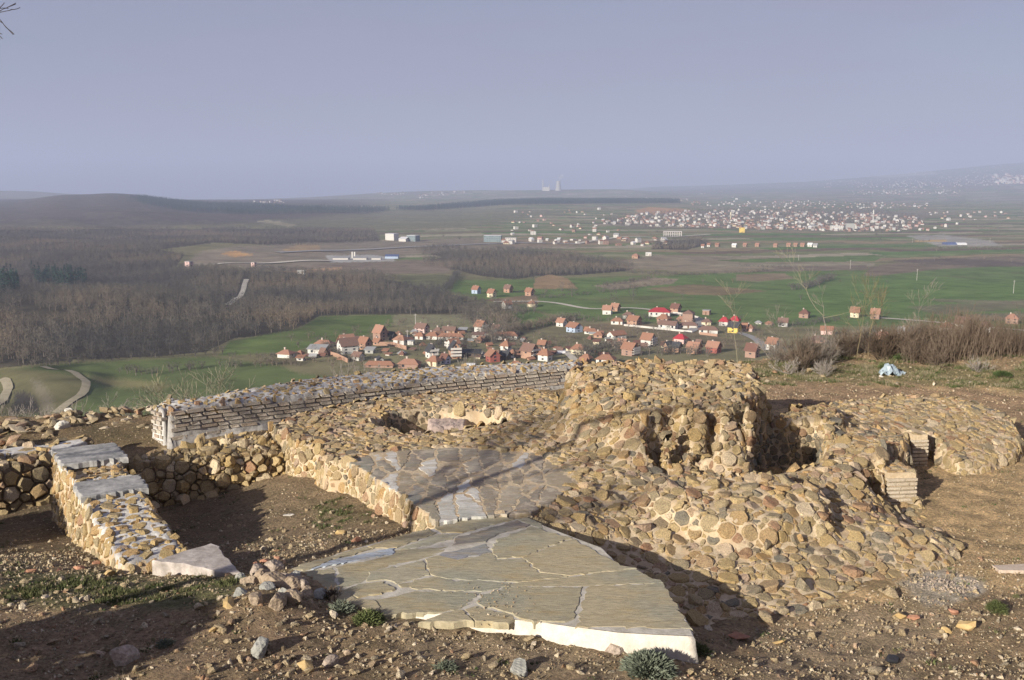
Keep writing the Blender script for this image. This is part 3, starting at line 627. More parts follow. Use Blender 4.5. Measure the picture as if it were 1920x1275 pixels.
V, Q = build_height(PW([(232,868,.45),(330,832,.48),(430,812,.5),(508,804,.55),(522,835,.5),(440,850,.45),(330,868,.4),(262,885,.35)]), lambda x, y: .36 + .03 * (x + 6) + .05 * wob(x, y, .8), G0, .05, .22, .06, 9, .08)
cw = masonry('cross_wall', 'loosely built ochre rubble wall closing the back of the left pit', 'wall', V, Q, [(.09, .13, .12), (.06, .09, .4), (.04, .06, .8), (.025, .04, .7)], 42, 'pit_soil', gap=.003, fill=1.35, hrange=(.03, .09), tilt=.35, sink=.05, tint=lambda rs, c: rs.choice([.05, .14, .4, .45, .9, .72, rs.random()]))
V, Q = build_height(PW([(-60,852,.3),(0,846,.3),(70,836,.3),(160,822,.3),(166,834,.3),(110,846,.3),(95,862,.3),(0,880,.3),(-60,890,.3)]), .28, G0, .045, .08, .03, 8, .02)
fw = masonry('far_left_wall', 'low wall remnant with pale slab capping at the left edge', 'wall', V, Q, [(.10, .15, .4), (.06, .09, .6)], 43, 'pit_soil', gap=.01, hrange=(.03, .08), limit=120)
for k_, q in enumerate([PW([(-40,848,.33),(60,834,.33),(105,834,.33),(95,842,.33),(0,856,.33),(-40,862,.33)]), PW([(100,830,.36),(158,821,.36),(164,826,.36),(128,838,.36),(90,846,.36)])]):
    V, Fs = flag_geom(q, .22, .33 + .03 * k_, random.Random(k_), .12, .014); obj('capping_slab', mesh('capping_slab', rebase(V, fw), Fs, M['white_mortar']), fw)
# pale concrete slab where the dividing wall meets the foreground bank
q = PW([(285,1052,.72),(330,1040,.72),(395,1020,.72),(412,1022,.74),(436,1058,.72),(456,1080,.70),(402,1080,.68),(340,1066,.68)])
V, Fs = flag_geom(q[::-1], .42, .73, random.Random(3), .08, .014); c = P(370, 1055, .7)
o = obj('mortar_slab', mesh('mortar_slab', [(a - c[0], b - c[1], e - .7) for a, b, e in V], Fs, M['concrete']), loc=(*c, .7)); tag(o, 'pale pinkish slab of old mortar at the near end of the dividing wall', 'mortar slab')

# ---------------------------------------------------------------- ground mesh with its soil colours, shade painted into the left pits
def axis(parts):
    o = []
    for a, b, s in parts: o += list(np.arange(a, b, s))
    return np.array(o + [parts[-1][1]])
ax = axis([(-60, -18, 3), (-18, -11, .3), (-11, 13.5, .075), (13.5, 20, .3), (20, 60, 3)]); ay = axis([(-50, 0, 3), (0, 6, .4), (6, 26, .075), (26, 38, .35)])
X, Y = np.meshgrid(ax, ay); Z = G(X, Y)
inr = sdist(OUT, X, Y) ; Z = np.where(inr > .25, np.minimum(Z, -.4), Z)
Z = np.where(sdist(SLAB, X, Y) > .15, np.minimum(Z, .1), Z); Z += nrs.normal(0, .006, Z.shape)
PX, PY = proj(X, Y, Z)
C = np.zeros(X.shape + (3,)); C[:] = (.37, .265, .16)
def paint(poly, c, soft=None, a=1.0, k=0):
    if soft is None: w = inpoly(poly, PX, PY) * a
    else: w = sstep(-soft, soft, sdist(poly, PX, PY) + soft * 1.2 * wob(X, Y, 1.1, k)) * a
    C[:] = C * (1 - w[..., None]) + np.array(c) * w[..., None]
front_ = Y > 5
paint([(1440,700),(1960,700),(1960,1110),(1700,1110),(1500,1180),(1440,1000)], (.58, .41, .225), 8, 1)
paint([(1440,712),(1700,722),(1960,738),(1960,800),(1440,762)], (.37, .25, .16), 10, .9, 2)
paint([(1400,676),(1960,690),(1960,733),(1640,716),(1440,712)], (.17, .165, .075), 8, .8, 4)
paint([(0,1060),(300,1070),(460,1080),(430,1130),(260,1160),(0,1140)], (.125, .135, .055), 16, .85, 5)
paint([(0,1140),(300,1150),(560,1140),(700,1275),(0,1275)], (.34, .24, .155), 25, .8, 6)
paint([(560,940),(640,930),(700,960),(690,980),(600,990)], (.16, .17, .07), 10, .7, 3)
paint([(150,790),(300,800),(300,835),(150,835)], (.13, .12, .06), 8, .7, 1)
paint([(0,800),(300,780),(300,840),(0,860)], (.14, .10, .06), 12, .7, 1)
paint([(-400,860),(130,860),(215,1050),(0,1075),(-400,1075)], (.15, .11, .07), 14, .9, 2)  # outer left pit: soil painted darker to deepen its shadow
paint([(240,880),(420,860),(470,930),(560,1050),(420,1060),(330,1010)], (.15, .11, .07), 18, .8, 2)  # inner left pit: wall's shadow deepened in the soil colour
paint([(560,880),(700,930),(800,990),(560,1060),(440,1060),(440,900)], (.27, .20, .125), 16, .75, 8)
paint([(690,1140),(1000,1170),(1300,1240),(1250,1275),(800,1275)], (.42, .32, .21), 16, .7, 8)
paint([(1680,1090),(1760,1065),(1850,1090),(1830,1120),(1740,1140)], (.62, .56, .47), 8, .9, 9)
paint([(1440,1190),(1700,1120),(1800,1150),(1700,1275),(1400,1275)], (.50, .38, .25), 20, .75, 10)
C *= (1 + .16 * wob(X, Y, .85, 3) + .12 * wob(X, Y, .33, 6))[..., None]
m, t, b = nodes('terrace_soil', .97); M['soil'] = m; p = pos(t)
c = N(t, 'ShaderNodeAttribute', attribute_name='ground').outputs['Color']
c = mixc(t, maprange(t, noise(t, 3.2, 7, p, .7), .42, .66, 0, .6), c, (.13, .11, .06))
c = mixc(t, 1.0, c, ramp(t, noise(t, 26, 7, p, .75), [(.34, (.42, .40, .38)), (.5, (.98, .97, .95)), (.68, (1.6, 1.56, 1.48))]), 'MULTIPLY')
c = mixc(t, maprange(t, noise(t, 70, 3, p, .6), .62, .72, 0, .7), c, (.44, .36, .26))
t.links.new(c, b.inputs['Base Color']); a = N(t, 'ShaderNodeMath', operation='ADD'); t.links.new(noise(t, 40, 6, p, .75), a.inputs[0]); t.links.new(noise(t, 9, 6, p, .7), a.inputs[1]); bump(t, b, a.outputs[0], 1.0, .05)
ny, nx = X.shape; idx = np.arange(ny * nx).reshape(ny, nx); Q = np.stack([idx[:-1, :-1], idx[:-1, 1:], idx[1:, 1:], idx[1:, :-1]], -1).reshape(-1, 4)
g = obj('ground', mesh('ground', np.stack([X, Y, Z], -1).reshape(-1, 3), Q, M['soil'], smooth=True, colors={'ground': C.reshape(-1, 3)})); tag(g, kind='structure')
# ================================================================ THE VALLEY
_pr = [(0, 0), (24, -1), (164, -74), (330, -77), (460, -76), (600, -84), (850, -90), (40000, -90)]
def pyz(py, Y): u, dy, dz = ray(960, py); return CAMH + dz / dy * Y
_gp = np.arange(-900, 2900, 2.0)
def smi(px, xs, ys):
    f = np.interp(_gp, xs, ys); k = np.exp(-(np.arange(-30, 31) / 11.0) ** 2 / 2); k /= k.sum(); return np.interp(px, _gp[30:-30], np.convolve(f, k, 'valid'))
def VT(x, y):
    x = np.asarray(x, float); y = np.asarray(y, float); px = 960 + F * x / np.maximum(y, 1)
    z = np.interp(y, [p[0] for p in _pr], [p[1] for p in _pr])
    z = z + sstep(200, 500, y) * (2.2 * wob(x, y, 700, 1) + .8 * wob(x, y, 210, 2)) * sstep(6000, 2500, y)
    # rolling wooded ground on the left
    lw = sstep(760, 420, px) * sstep(480, 640, y) * sstep(3600, 2400, y)
    z = z + lw * (8 * wob(x, y, 520, 3) + 3.6 * wob(x, y, 190, 5) + 5)
    bl = sstep(210, 150, px) * sstep(330, 350, y) * sstep(520, 440, y); z = z + bl * (1.5 + 3.5 * wob(x, y, 70, 2))
    def gss(cx, cy, sx, sy, a): return a * np.exp(-((x - cx) / sx) ** 2 / 2 - ((y - cy) / sy) ** 2 / 2)
    sil = smi(px, [-300, 0, 60, 100, 130, 152, 178, 215, 262, 300, 340, 400, 500, 640, 735, 860, 930, 1000, 1270, 1340], [384, 381, 378, 370, 364.5, 367.5, 366, 362, 366, 372, 379, 384, 386, 386, 392, 391, 386, 383.5, 384, 390])
    d0 = (637.5 - sil) / F; zt_ = CAMH + (-SP + d0 * CP) / (CP + d0 * SP) * 4000; yn = sstep(1900, 4000, y) * sstep(6500, 4200, y); z = z + np.maximum(0, zt_ + 90) * yn * (1 + .10 * wob(x, y, 520, 6) * sstep(3900, 3300, y))
    z = z + sstep(1250, 950, px) * np.interp(y, [6200, 9500, 24000], [0, -60, -330])
    sl = smi(px, [-500, 0, 60, 110, 150, 178, 200, 330, 450, 560, 620, 700, 800, 900, 1000, 1080, 1200, 1300], [356, 357.5, 358, 361, 366, 362.5, 365, 379, 376.5, 371.5, 368, 362.5, 358, 356.5, 357, 356, 357, 362]); d1 = (637.5 - sl) / F; z1_ = CAMH + (-SP + d1 * CP) / (CP + d1 * SP) * 8600; yn = np.exp(-((y - 8600) / 1300) ** 2) * sstep(1300, 1150, px); z = z * (1 - yn) + z1_ * yn
    q = np.interp(px, [950, 1100, 1300, 1500, 1700, 1920, 2300], [0, .06, .15, .3, .6, 1, 1.15])
    z = z + q * np.interp(y, [6000, 9000, 12000, 15000, 26000], [0, 100, 250, 430, 380]) + (y > 8000) * q * 14 * wob(x, y, 2600, 4)
    return z
def hit(px, py, y0=200.0):
    """the point of the valley floor that this line of sight meets first"""
    u, dy, dz = ray(px, py); Y = np.concatenate([np.arange(y0, 3000, 4.0), np.arange(3000, 16000, 25.0)]); z = CAMH + dz / dy * Y; s = VT(u / dy * Y, Y) - z
    k = np.nonzero(s > 0)[0]
    if len(k) == 0: k = [len(Y) - 1]
    i = k[0]
    if i > 0 and s[i - 1] < 0: t = -s[i - 1] / (s[i] - s[i - 1]); Yh = Y[i - 1] + t * (Y[i] - Y[i - 1])
    else: Yh = Y[i]
    xh = u / dy * Yh; return float(xh), float(Yh), float(VT(xh, Yh))

e = .42; ya = np.linspace(330 ** -e, 24000 ** -e, 430) ** (-1 / e)
yv = np.concatenate([np.arange(33, 330, 9.0), ya]); uv = np.linspace(-.66, .66, 960)
U_, Yv = np.meshgrid(uv, yv); Xv = U_ * Yv; Zv = VT(Xv, Yv)
near = Yv < 300
Zv = np.where(near, np.minimum(Zv, np.where(Yv < 60, G0(Xv, Yv) - .6, Zv)), Zv)
PX, PY = proj(Xv, Yv, Zv); X, Y = Xv, Yv
C = np.zeros(Xv.shape + (3,)); C[:] = (.20, .185, .105)
PAL = np.array([(.11, .19, .06), (.27, .215, .135), (.19, .185, .10), (.36, .315, .23), (.16, .20, .085), (.17, .13, .095), (.18, .195, .095), (.26, .255, .15)])
def strips(th, w, l, seed):
    a, b_ = X * math.cos(th) + Y * math.sin(th), -X * math.sin(th) + Y * math.cos(th); b_ = b_ + 14 * wob(X, Y, 900, seed)
    i = np.floor(b_ / w).astype(np.int64); j = np.floor((a + (i * 97 % 211)) / l + .3 * np.sin(i * 1.7)).astype(np.int64)
    h = (i * 73856093 ^ j * 19349663 ^ seed * 83492791) % 8; return PAL[h]
sA, sB = strips(R(12), 46, 330, 1), strips(R(-16), 38, 260, 2)
wz = sstep(-.2, .2, wob(X, Y, 2600, 3))[..., None]; S = sA * wz + sB * (1 - wz)
w = (sstep(950, 1300, Y) * .95 * sstep(640, 760, PX))[..., None]; C = C * (1 - w) + S * w
w = (sstep(7000, 10000, Y) * .7)[..., None]; C = C * (1 - w) + np.array((.12, .13, .09)) * w
WOODC = (.080, .070, .052)
def vp(poly, c, soft=0, a=1.0): paint(poly, c, soft or None, a)
def wv(poly): return inpoly(poly, PX, PY)
fh_ = (sstep(441, 430, PY) * sstep(760, 560, PX + 60 * wob(X, Y, 900, 2)) * sstep(1900, 2300, Y) * sstep(6900, 6300, Y))[..., None]; C = C * (1 - fh_) + np.array((.10, .085, .066)) * fh_
vp([(380,425),(560,412),(700,398),(860,388),(1000,392),(1060,400),(900,425),(760,435),(560,430)], (.17,.165,.10), 5, .8)
vp([(480,415),(500,412),(560,422),(540,425)], (.30,.27,.18))
W1 = [(-80,702),(0,690),(140,675),(300,668),(385,660),(440,634),(520,628),(560,614),(600,592),(700,590),(870,589),(915,606),(965,632),(985,628),(930,585),(880,566),(842,560),(830,546),(770,533),(700,518),(560,510),(480,508),(400,505),(330,500),(345,478),(300,468),(400,455),(560,462),(720,460),(700,430),(400,428),(-80,430)]
vp(W1, WOODC, 0)
W3 = [(840,482),(900,470),(960,468),(1030,472),(1080,478),(1150,492),(1192,500),(1180,508),(1080,516),(1000,518),(965,524),(905,518),(862,508),(800,500),(790,488)]
vp(W3, WOODC)
W4 = [(1230,455),(1310,447),(1330,458),(1290,468),(1220,468)]; vp(W4, WOODC)
W5 = [(830,592),(900,575),(1000,578),(1010,590),(960,604),(975,625),(930,645),(905,640),(880,615)]; vp(W5, WOODC, 2)
W6 = [(770,470),(830,462),(890,470),(900,482),(850,486)]; vp(W6, WOODC)
vp([(0,520),(60,505),(150,520),(180,545),(120,560),(40,545)], (.075,.06,.05), 4)
vp([(380,470),(440,462),(520,458),(700,452),(860,445),(1000,448),(1100,452),(1130,460),(960,468),(850,470),(760,480),(700,500),(560,508),(480,505),(400,500),(340,500)], (.24,.205,.155), 3)
vp([(415,476),(440,470),(475,478),(440,482)], (.46,.28,.13), 2); vp([(530,468),(560,458),(600,460),(600,472),(540,474)], (.34,.25,.15), 2)
vp([(480,505),(560,500),(640,495),(700,490),(860,486),(840,512),(700,515),(560,512)], (.22,.18,.14), 3)
vp([(520,510),(640,500),(640,506),(560,512)], (.38,.26,.16)); vp([(740,516),(830,514),(870,520),(860,545),(840,550),(760,530)], (.14,.14,.08), 2)
vp([(610,479),(700,478),(740,484),(740,490),(620,492)], (.42,.41,.38), 1)
GRN, GRN2, DUL, STR, BRN, TAN = (.125,.18,.062), (.115,.145,.06), (.15,.155,.075), (.235,.225,.135), (.22,.165,.105), (.26,.22,.155)
vp([(-80,800),(-80,705),(0,692),(150,680),(385,668),(520,684),(560,700),(760,720),(760,800)], GRN2, 3)
vp([(0,690),(60,693),(140,702),(165,720),(160,745),(120,775),(0,780)], (.15,.135,.075), 4, .85)
vp([(160,705),(250,712),(330,722),(300,732),(200,725)], (.22,.19,.10), 5, .7)
vp([(28,738),(45,734),(66,742),(76,772),(20,775)], (.05,.045,.045), 6, .9); vp([(60,712),(76,716),(98,742),(104,775),(84,775),(66,735)], (.24,.21,.165), 7, .55)
vp([(430,640),(560,616),(600,593),(740,590),(735,612),(650,640),(540,660),(410,668)], (.125,.17,.06), 2)
vp([(735,592),(868,589),(895,612),(840,618),(740,612)], STR, 2)
vp([(845,548),(850,525),(1000,523),(1110,520),(1240,516),(1500,505),(1640,506),(1960,488),(1960,625),(1760,612),(1400,612),(1100,600),(960,575)], GRN, 3)
vp([(880,530),(1000,528),(1000,548),(870,548)], GRN); vp([(1000,542),(1003,522),(1030,514),(1065,522),(1083,541)], (.30,.215,.125))
vp([(905,562),(1005,552),(1012,568),(950,572)], BRN, 1); vp([(890,585),(1000,583),(1065,605),(1000,612),(930,608)], GRN, 1)
vp([(1080,560),(1240,552),(1300,560),(1180,572)], DUL, 4, .7)
vp([(1112,536),(1225,520),(1272,523),(1262,532),(1150,543)], TAN); vp([(1210,541),(1300,533),(1385,540),(1440,546),(1350,554),(1280,552)], (.21,.165,.095))
vp([(1165,490),(1230,478),(1340,480),(1570,486),(1640,494),(1640,500),(1500,505),(1350,512),(1160,502)], TAN, 1)
vp([(1340,488),(1640,478),(1650,484),(1640,490),(1400,492)], GRN); vp([(1325,496),(1640,494),(1640,497),(1340,500)], (.30,.27,.19))
vp([(1480,500),(1625,497),(1628,506),(1400,510)], (.20,.165,.125)); vp([(1620,516),(1632,500),(1700,490),(1820,482),(1960,478),(1960,494),(1760,505),(1640,518)], (.19,.155,.115), 1)
vp([(1660,488),(1790,484),(1900,490),(1960,500),(1840,500),(1700,492)], (.135,.11,.09), 1)
vp([(1380,515),(1470,512),(1490,522),(1420,528),(1380,526)], (.24,.19,.125), 1)
vp([(1460,550),(1700,520),(1920,530),(1960,560),(1700,585),(1500,592)], (.115,.19,.055), 8, .8)
vp([(1700,575),(1960,560),(1960,575),(1760,590)], (.17,.15,.10), 2, .8); vp([(1740,560),(1960,566),(1960,572),(1760,566)], (.22,.19,.13), 1, .7); vp([(1780,590),(1960,585),(1960,600),(1800,600)], (.17,.145,.1), 2, .8)
vp([(1095,610),(1165,602),(1250,612),(1330,622),(1390,645),(1300,640),(1180,625),(1110,618)], (.205,.165,.105), 1)
vp([(1130,622),(1240,618),(1400,640),(1380,655),(1270,646),(1170,640)], (.19,.16,.10), 1)
vp([(1190,395),(1215,388),(1290,392),(1310,400),(1270,404),(1200,400)], (.45,.27,.14), 1.5)
vp([(1130,412),(1300,395),(1500,398),(1640,392),(1740,404),(1720,432),(1590,436),(1400,432),(1280,420),(1180,428)], (.22,.19,.14), 3, .8)
vp([(1700,442),(1770,440),(1860,452),(1880,462),(1760,462)], (.36,.34,.30), 2); vp([(1715,451),(1775,449),(1775,453),(1720,454)], (.5,.36,.18))
vp([(900,450),(1080,448),(1200,448),(1240,455),(1080,462),(960,462)], (.27,.21,.14), 2, .8)
vp([(1600,330),(1660,325),(1750,322),(1760,327),(1660,333)], (.42,.38,.32), 1)
# fine mottling
mot = 1 + .10 * wob(X, Y, 60, 1) + .08 * wob(X, Y, 21, 2); C *= mot[..., None]
V = np.stack([Xv, Yv, Zv], -1).reshape(-1, 3); ny, nx = Xv.shape; idx = np.arange(ny * nx).reshape(ny, nx); Q = np.stack([idx[:-1, :-1], idx[:-1, 1:], idx[1:, 1:], idx[1:, :-1]], -1).reshape(-1, 4)
m, t, b = nodes('valley_land', 1.0); p = pos(t); b.inputs['Specular IOR Level'].default_value = 0
c = N(t, 'ShaderNodeAttribute', attribute_name='ground').outputs['Color']
c = mixc(t, 1.0, c, ramp(t, noise(t, .035, 9, p, .72), [(.3, (.68, .66, .66)), (.5, (.98, .98, .98)), (.7, (1.28, 1.26, 1.2))]), 'MULTIPLY')
c = mixc(t, maprange(t, noise(t, .012, 8, p, .7), .56, .72, 0, .45), c, (.16, .135, .085))
t.links.new(c, b.inputs['Base Color']); M['land'] = m
# the bigger fields become sheets of land of their own, cut from the same mesh so nothing overlaps
PXq = PX.reshape(-1)[Q].mean(1); PYq = PY.reshape(-1)[Q].mean(1); own = np.full(len(Q), -1)
FLD = [('green_field', [(845,548),(850,525),(1000,523),(1110,520),(1240,516),(1500,505),(1640,506),(1960,488),(1960,625),(1760,612),(1400,612),(1100,600),(960,575)]),
       ('meadow', [(430,640),(560,616),(600,593),(740,590),(735,612),(650,640),(540,660),(410,668)]), ('straw_field', [(735,592),(868,589),(895,612),(840,618),(740,612)]),
       ('green_field', [(890,585),(1000,583),(1065,605),(1000,612),(930,608)]), ('ploughed_field', [(1000,542),(1003,522),(1030,514),(1065,522),(1083,541)]),
       ('ploughed_field', [(1112,536),(1225,520),(1272,523),(1262,532),(1150,543)]), ('ploughed_field', [(1210,541),(1300,533),(1385,540),(1440,546),(1350,554),(1280,552)]),
       ('ploughed_field', [(1165,490),(1230,478),(1340,480),(1570,486),(1640,494),(1640,500),(1500,505),(1350,512),(1160,502)]),
       ('ploughed_field', [(1620,516),(1632,500),(1700,490),(1820,482),(1960,478),(1960,494),(1760,505),(1640,518)]), ('ploughed_field', [(1095,610),(1165,602),(1250,612),(1330,622),(1390,645),(1300,640),(1180,625),(1110,618)])]
for i, (nm, pl) in enumerate(FLD): own[inpoly(pl, PXq, PYq)] = i
Cf = C.reshape(-1, 3)
def cut(name, sel):
    q = Q[sel]; u, inv_ = np.unique(q.ravel(), return_inverse=True)
    o = obj(name, mesh(name, V[u], inv_.reshape(q.shape), M['land'], smooth=True, colors={'ground': Cf[u]})); tag(o, kind='structure'); return o
cut('valley_floor', own < 0)
for i, (nm, pl) in enumerate(FLD): cut(nm, own == i)

# roads and tracks draped on the land
M['road'] = two_tone('pale_gravel_road', (.46, .42, .34), (.58, .54, .45), .3); M['track'] = two_tone('worn_earth_track', (.24, .21, .14), (.34, .30, .21), .25); M['asphalt'] = two_tone('grey_road', (.26, .25, .24), (.34, .33, .31), .3)
def road(name, px, width, mat, lift=.35, y0=200):
    pts = [hit(*q, y0)[:2] for q in px]; dense = []
    for (x0, y0_), (x1, y1) in zip(pts[:-1], pts[1:]):
        k = max(2, int(math.hypot(x1 - x0, y1 - y0_) / 12)); dense += [(x0 + (x1 - x0) * j / k, y0_ + (y1 - y0_) * j / k) for j in range(k)]
    dense.append(pts[-1]); d_ = np.array(dense)
    for _ in range(6): d_[1:-1] = .5 * d_[1:-1] + .25 * (d_[:-2] + d_[2:])
    V_ = []; Fs = []
    for i in range(len(d_)):
        a = d_[max(i - 1, 0)]; c_ = d_[min(i + 1, len(d_) - 1)]; tx, ty = c_ - a; L_ = math.hypot(tx, ty) + 1e-6
        for s in (-1, 0, 1):
            x = d_[i][0] - ty / L_ * width / 2 * s; y = d_[i][1] + tx / L_ * width / 2 * s; V_.append((x, y, float(VT(x, y)) + lift * (1 if s else 1.1)))
        if i: q = 3 * (i - 1); Fs += [(q, q + 1, q + 4, q + 3), (q + 1, q + 2, q + 5, q + 4)]
    o = obj(name, mesh(name, V_, Fs, M[mat], smooth=True)); tag(o, kind='structure'); return o
road('dirt_road', [(80,688),(115,693),(145,702),(166,714),(168,726),(155,742),(130,758),(105,775)], 3.2, 'track')
road('dirt_road', [(0,712),(14,714),(20,724),(14,740),(0,758),(-30,780)], 3.6, 'track')
road('dirt_road', [(462,524),(457,538),(454,552),(442,562),(425,572)], 4.5, 'road')
road('road', [(925,566),(945,567),(1000,564),(1040,565),(1070,575),(1100,581),(1135,582),(1165,575),(1200,577),(1240,584),(1270,590),(1310,597)], 5.5, 'road')
road('road', [(1310,597),(1318,604),(1308,616),(1290,624)], 6, 'asphalt'); road('road', [(1640,596),(1700,600),(1760,604),(1840,612),(1960,624)], 5, 'road')
road('road', [(1170,609),(1230,616),(1300,622)], 4, 'asphalt'); road('road', [(1385,624),(1415,630),(1425,645),(1440,658)], 5, 'asphalt')
road('road', [(520,474),(640,470),(760,464),(860,460),(980,455),(1080,458)], 14, 'asphalt', 1); road('road', [(400,497),(500,494),(620,490)], 9, 'road', 1)
road('road', [(1080,458),(1170,444),(1250,446),(1330,440)], 12, 'road', 1); road('road', [(1640,397),(1760,402),(1960,404)], 14, 'asphalt', 1.5)
road('road', [(1050,655),(1075,668),(1082,684)], 4, 'road'); road('footpath', [(940,652),(955,664),(963,672)], 2.5, 'road')

# ================================================================ BARE TREES
M['bark'] = twig_mat('grey_bark', (.13, .11, .09), (.19, .16, .13)); M['twig'] = twig_mat('winter_twigs', (.078, .072, .058), (.140, .127, .102))
M['needles'] = twig_mat('pine_needles', (.022, .048, .036), (.035, .065, .045))
def winter_tree(seed, h=8.0, spread=.42, ntw=90, tw=.10, trunk=True):
    rs = random.Random(seed); m = MB()
    m.tube([(0, 0, -.3), (rs.gauss(0, .1), rs.gauss(0, .1), h * .3), (rs.gauss(0, .25), rs.gauss(0, .25), h * .62), (rs.gauss(0, .3), rs.gauss(0, .3), h * .9)], [.17, .13, .08, .03], 4, 0)
    for k in range(9):
        a = rs.uniform(0, 6.28); z0 = h * rs.uniform(.22, .6); L = h * rs.uniform(.25, .45); e = rs.uniform(.5, 1.1)
        q = (math.cos(a) * math.cos(e) * L, math.sin(a) * math.cos(e) * L, z0 + math.sin(e) * L); m.tube([(0, 0, z0), (q[0] * .5, q[1] * .5, z0 + (q[2] - z0) * .4), q], [.07, .045, .02], 3, 0)
    for k in range(ntw):
        a = rs.uniform(0, 6.28); u = rs.random() ** .5; z = rs.random(); r = h * spread * math.sin(math.pi * (.12 + .80 * z)) ** .7 * u
        p = Vector((r * math.cos(a), r * math.sin(a), h * (.26 + .70 * z))); L = h * rs.uniform(.09, .2)
        d = Vector((math.cos(a) * .6 + rs.gauss(0, .35), math.sin(a) * .6 + rs.gauss(0, .35), rs.uniform(.5, 1.3))).normalized() * L; s = d.cross(Vector((rs.gauss(0, 1), rs.gauss(0, 1), .2))).normalized() * tw * rs.uniform(.5, 1)
        m.add([p - s, p + s, p + d], [(0, 1, 2)], mi=1)
        d2 = (d + Vector((rs.gauss(0, .3), rs.gauss(0, .3), rs.gauss(0, .2))) * L).normalized() * L * .8; m.add([p + d * .3 - s * .5, p + d * .3 + s * .5, p + d * .3 + d2], [(0, 1, 2)], mi=1)
    return m.mesh('bare_tree', [M['bark'], M['twig']])
TREES = [winter_tree(i, 8.0, [.36, .42, .30, .40, .34][i % 5], 95, .11) for i in range(5)]
BUSHES = [winter_tree(20 + i, 3.0, .62, 80, .085) for i in range(3)]
def conifer(seed, h=14):
    rs = random.Random(seed); m = MB(); m.tube([(0, 0, -.5), (0, 0, h * .9)], [.2, .05], 4, 0)
    for k in range(80):
        z = rs.random() ** .8; r = (1 - z) * 2.6 * rs.uniform(.5, 1.1) + .2; a = rs.uniform(0, 6.28); p = Vector((0, 0, h * (.16 + .82 * z))); q = p + Vector((math.cos(a) * r, math.sin(a) * r, -rs.uniform(.1, .8))); s = Vector((-math.sin(a), math.cos(a), 0)) * rs.uniform(.4, .9)
        m.add([p, q - s, q + s], [(0, 1, 2)], mi=1)
    return m.mesh('pine_tree', [M['bark'], M['needles']])
PINES = [conifer(i) for i in range(3)]
def instancer(name, pts, scales, meshes, label, seed=0, tilt=0.0):
    """one stuff object: the given meshes set out on the given points by geometry nodes"""
    ob = None
    me = bpy.data.meshes.new(name); pts = np.asarray(pts, np.float32); me.vertices.add(len(pts)); me.vertices.foreach_set('co', pts.ravel())
    me.attributes.new('sz', 'FLOAT', 'POINT').data.foreach_set('value', np.asarray(scales, np.float32))
    ob = obj(name, me); tag(ob, label, kind='stuff')
    g_ = bpy.data.node_groups.new(name, 'GeometryNodeTree'); g_.interface.new_socket('Geometry', in_out='INPUT', socket_type='NodeSocketGeometry'); g_.interface.new_socket('Geometry', in_out='OUTPUT', socket_type='NodeSocketGeometry')
    gi = g_.nodes.new('NodeGroupInput'); go = g_.nodes.new('NodeGroupOutput'); L_ = g_.links.new
    iop = g_.nodes.new('GeometryNodeInstanceOnPoints'); join = g_.nodes.new('GeometryNodeJoinGeometry') 
    protos = bpy.data.collections.new(name + '_kinds')
    for i, mm in enumerate(meshes): protos.objects.link(bpy.data.objects.new(name.rstrip('s') + '_kind', mm))
    ci = g_.nodes.new('GeometryNodeCollectionInfo'); ci.inputs['Collection'].default_value = protos; ci.inputs['Separate Children'].default_value = True; ci.inputs['Reset Children'].default_value = True
    rv = g_.nodes.new('FunctionNodeRandomValue'); rv.data_type = 'FLOAT_VECTOR'; rv.inputs['Min'].default_value = (-tilt, -tilt, 0); rv.inputs['Max'].default_value = (tilt, tilt, 6.283); rv.inputs['Seed'].default_value = seed
    na = g_.nodes.new('GeometryNodeInputNamedAttribute'); na.data_type = 'FLOAT'; na.inputs['Name'].default_value = 'sz'
    L_(gi.outputs[0], iop.inputs['Points']); L_(ci.outputs[0], iop.inputs['Instance']); iop.inputs['Pick Instance'].default_value = True
    L_(rv.outputs[0], iop.inputs['Rotation']); L_([o for o in na.outputs if o.enabled][0], iop.inputs['Scale']); L_(iop.outputs[0], go.inputs[0])
    md = ob.modifiers.new('scatter', 'NODES'); md.node_group = g_; return ob
def scatter_px(polys, spacing, ymax=3000, seed=0, noinside=None, ymin=300, maxn=60000):
    """points of the valley whose picture falls inside the polygons, about `spacing` metres apart"""
    rs = np.random.RandomState(seed); out = []
    for pl in polys:
        hs = [hit(min(max(q[0], -80), 2000), q[1]) for q in pl]; x0, x1 = min(h[0] for h in hs) - 5, max(h[0] for h in hs) + 5; y0, y1 = max(ymin, min(h[1] for h in hs)), min(ymax, max(h[1] for h in hs))
        nx_, ny_ = int((x1 - x0) / spacing), int((y1 - y0) / spacing); gx, gy = np.meshgrid(np.arange(nx_), np.arange(ny_))
        x = x0 + (gx + rs.uniform(-.1, 1.1, gx.shape)) * spacing; y = y0 + (gy + rs.uniform(-.1, 1.1, gx.shape)) * spacing; x = x.ravel(); y = y.ravel(); z = VT(x, y); a, b_ = proj(x, y, z); k = inpoly(pl, a, b_)
        for nn_ in (noinside or []): k &= ~inpoly(nn_, a, b_)
        out.append(np.stack([x, y, z], -1)[k])
    o = np.concatenate(out); rs.shuffle(o); return o[:maxn]
clear1 = [(395,470),(440,462),(520,458),(860,445),(860,486),(840,512),(760,520),(640,508),(480,508),(395,503)]
dark_clear = [(90,530),(150,522),(165,545),(120,552)]
lane = [(452,524),(468,522),(468,545),(458,562),(425,578),(418,570),(445,552)]
P1 = scatter_px([W1], 6.2, 1250, 1, [clear1, lane]); P2 = scatter_px([W1], 8.0, 2300, 2, [clear1], 1250)
P3 = scatter_px([W3, W4, W5, W6], 7, 2600, 3)
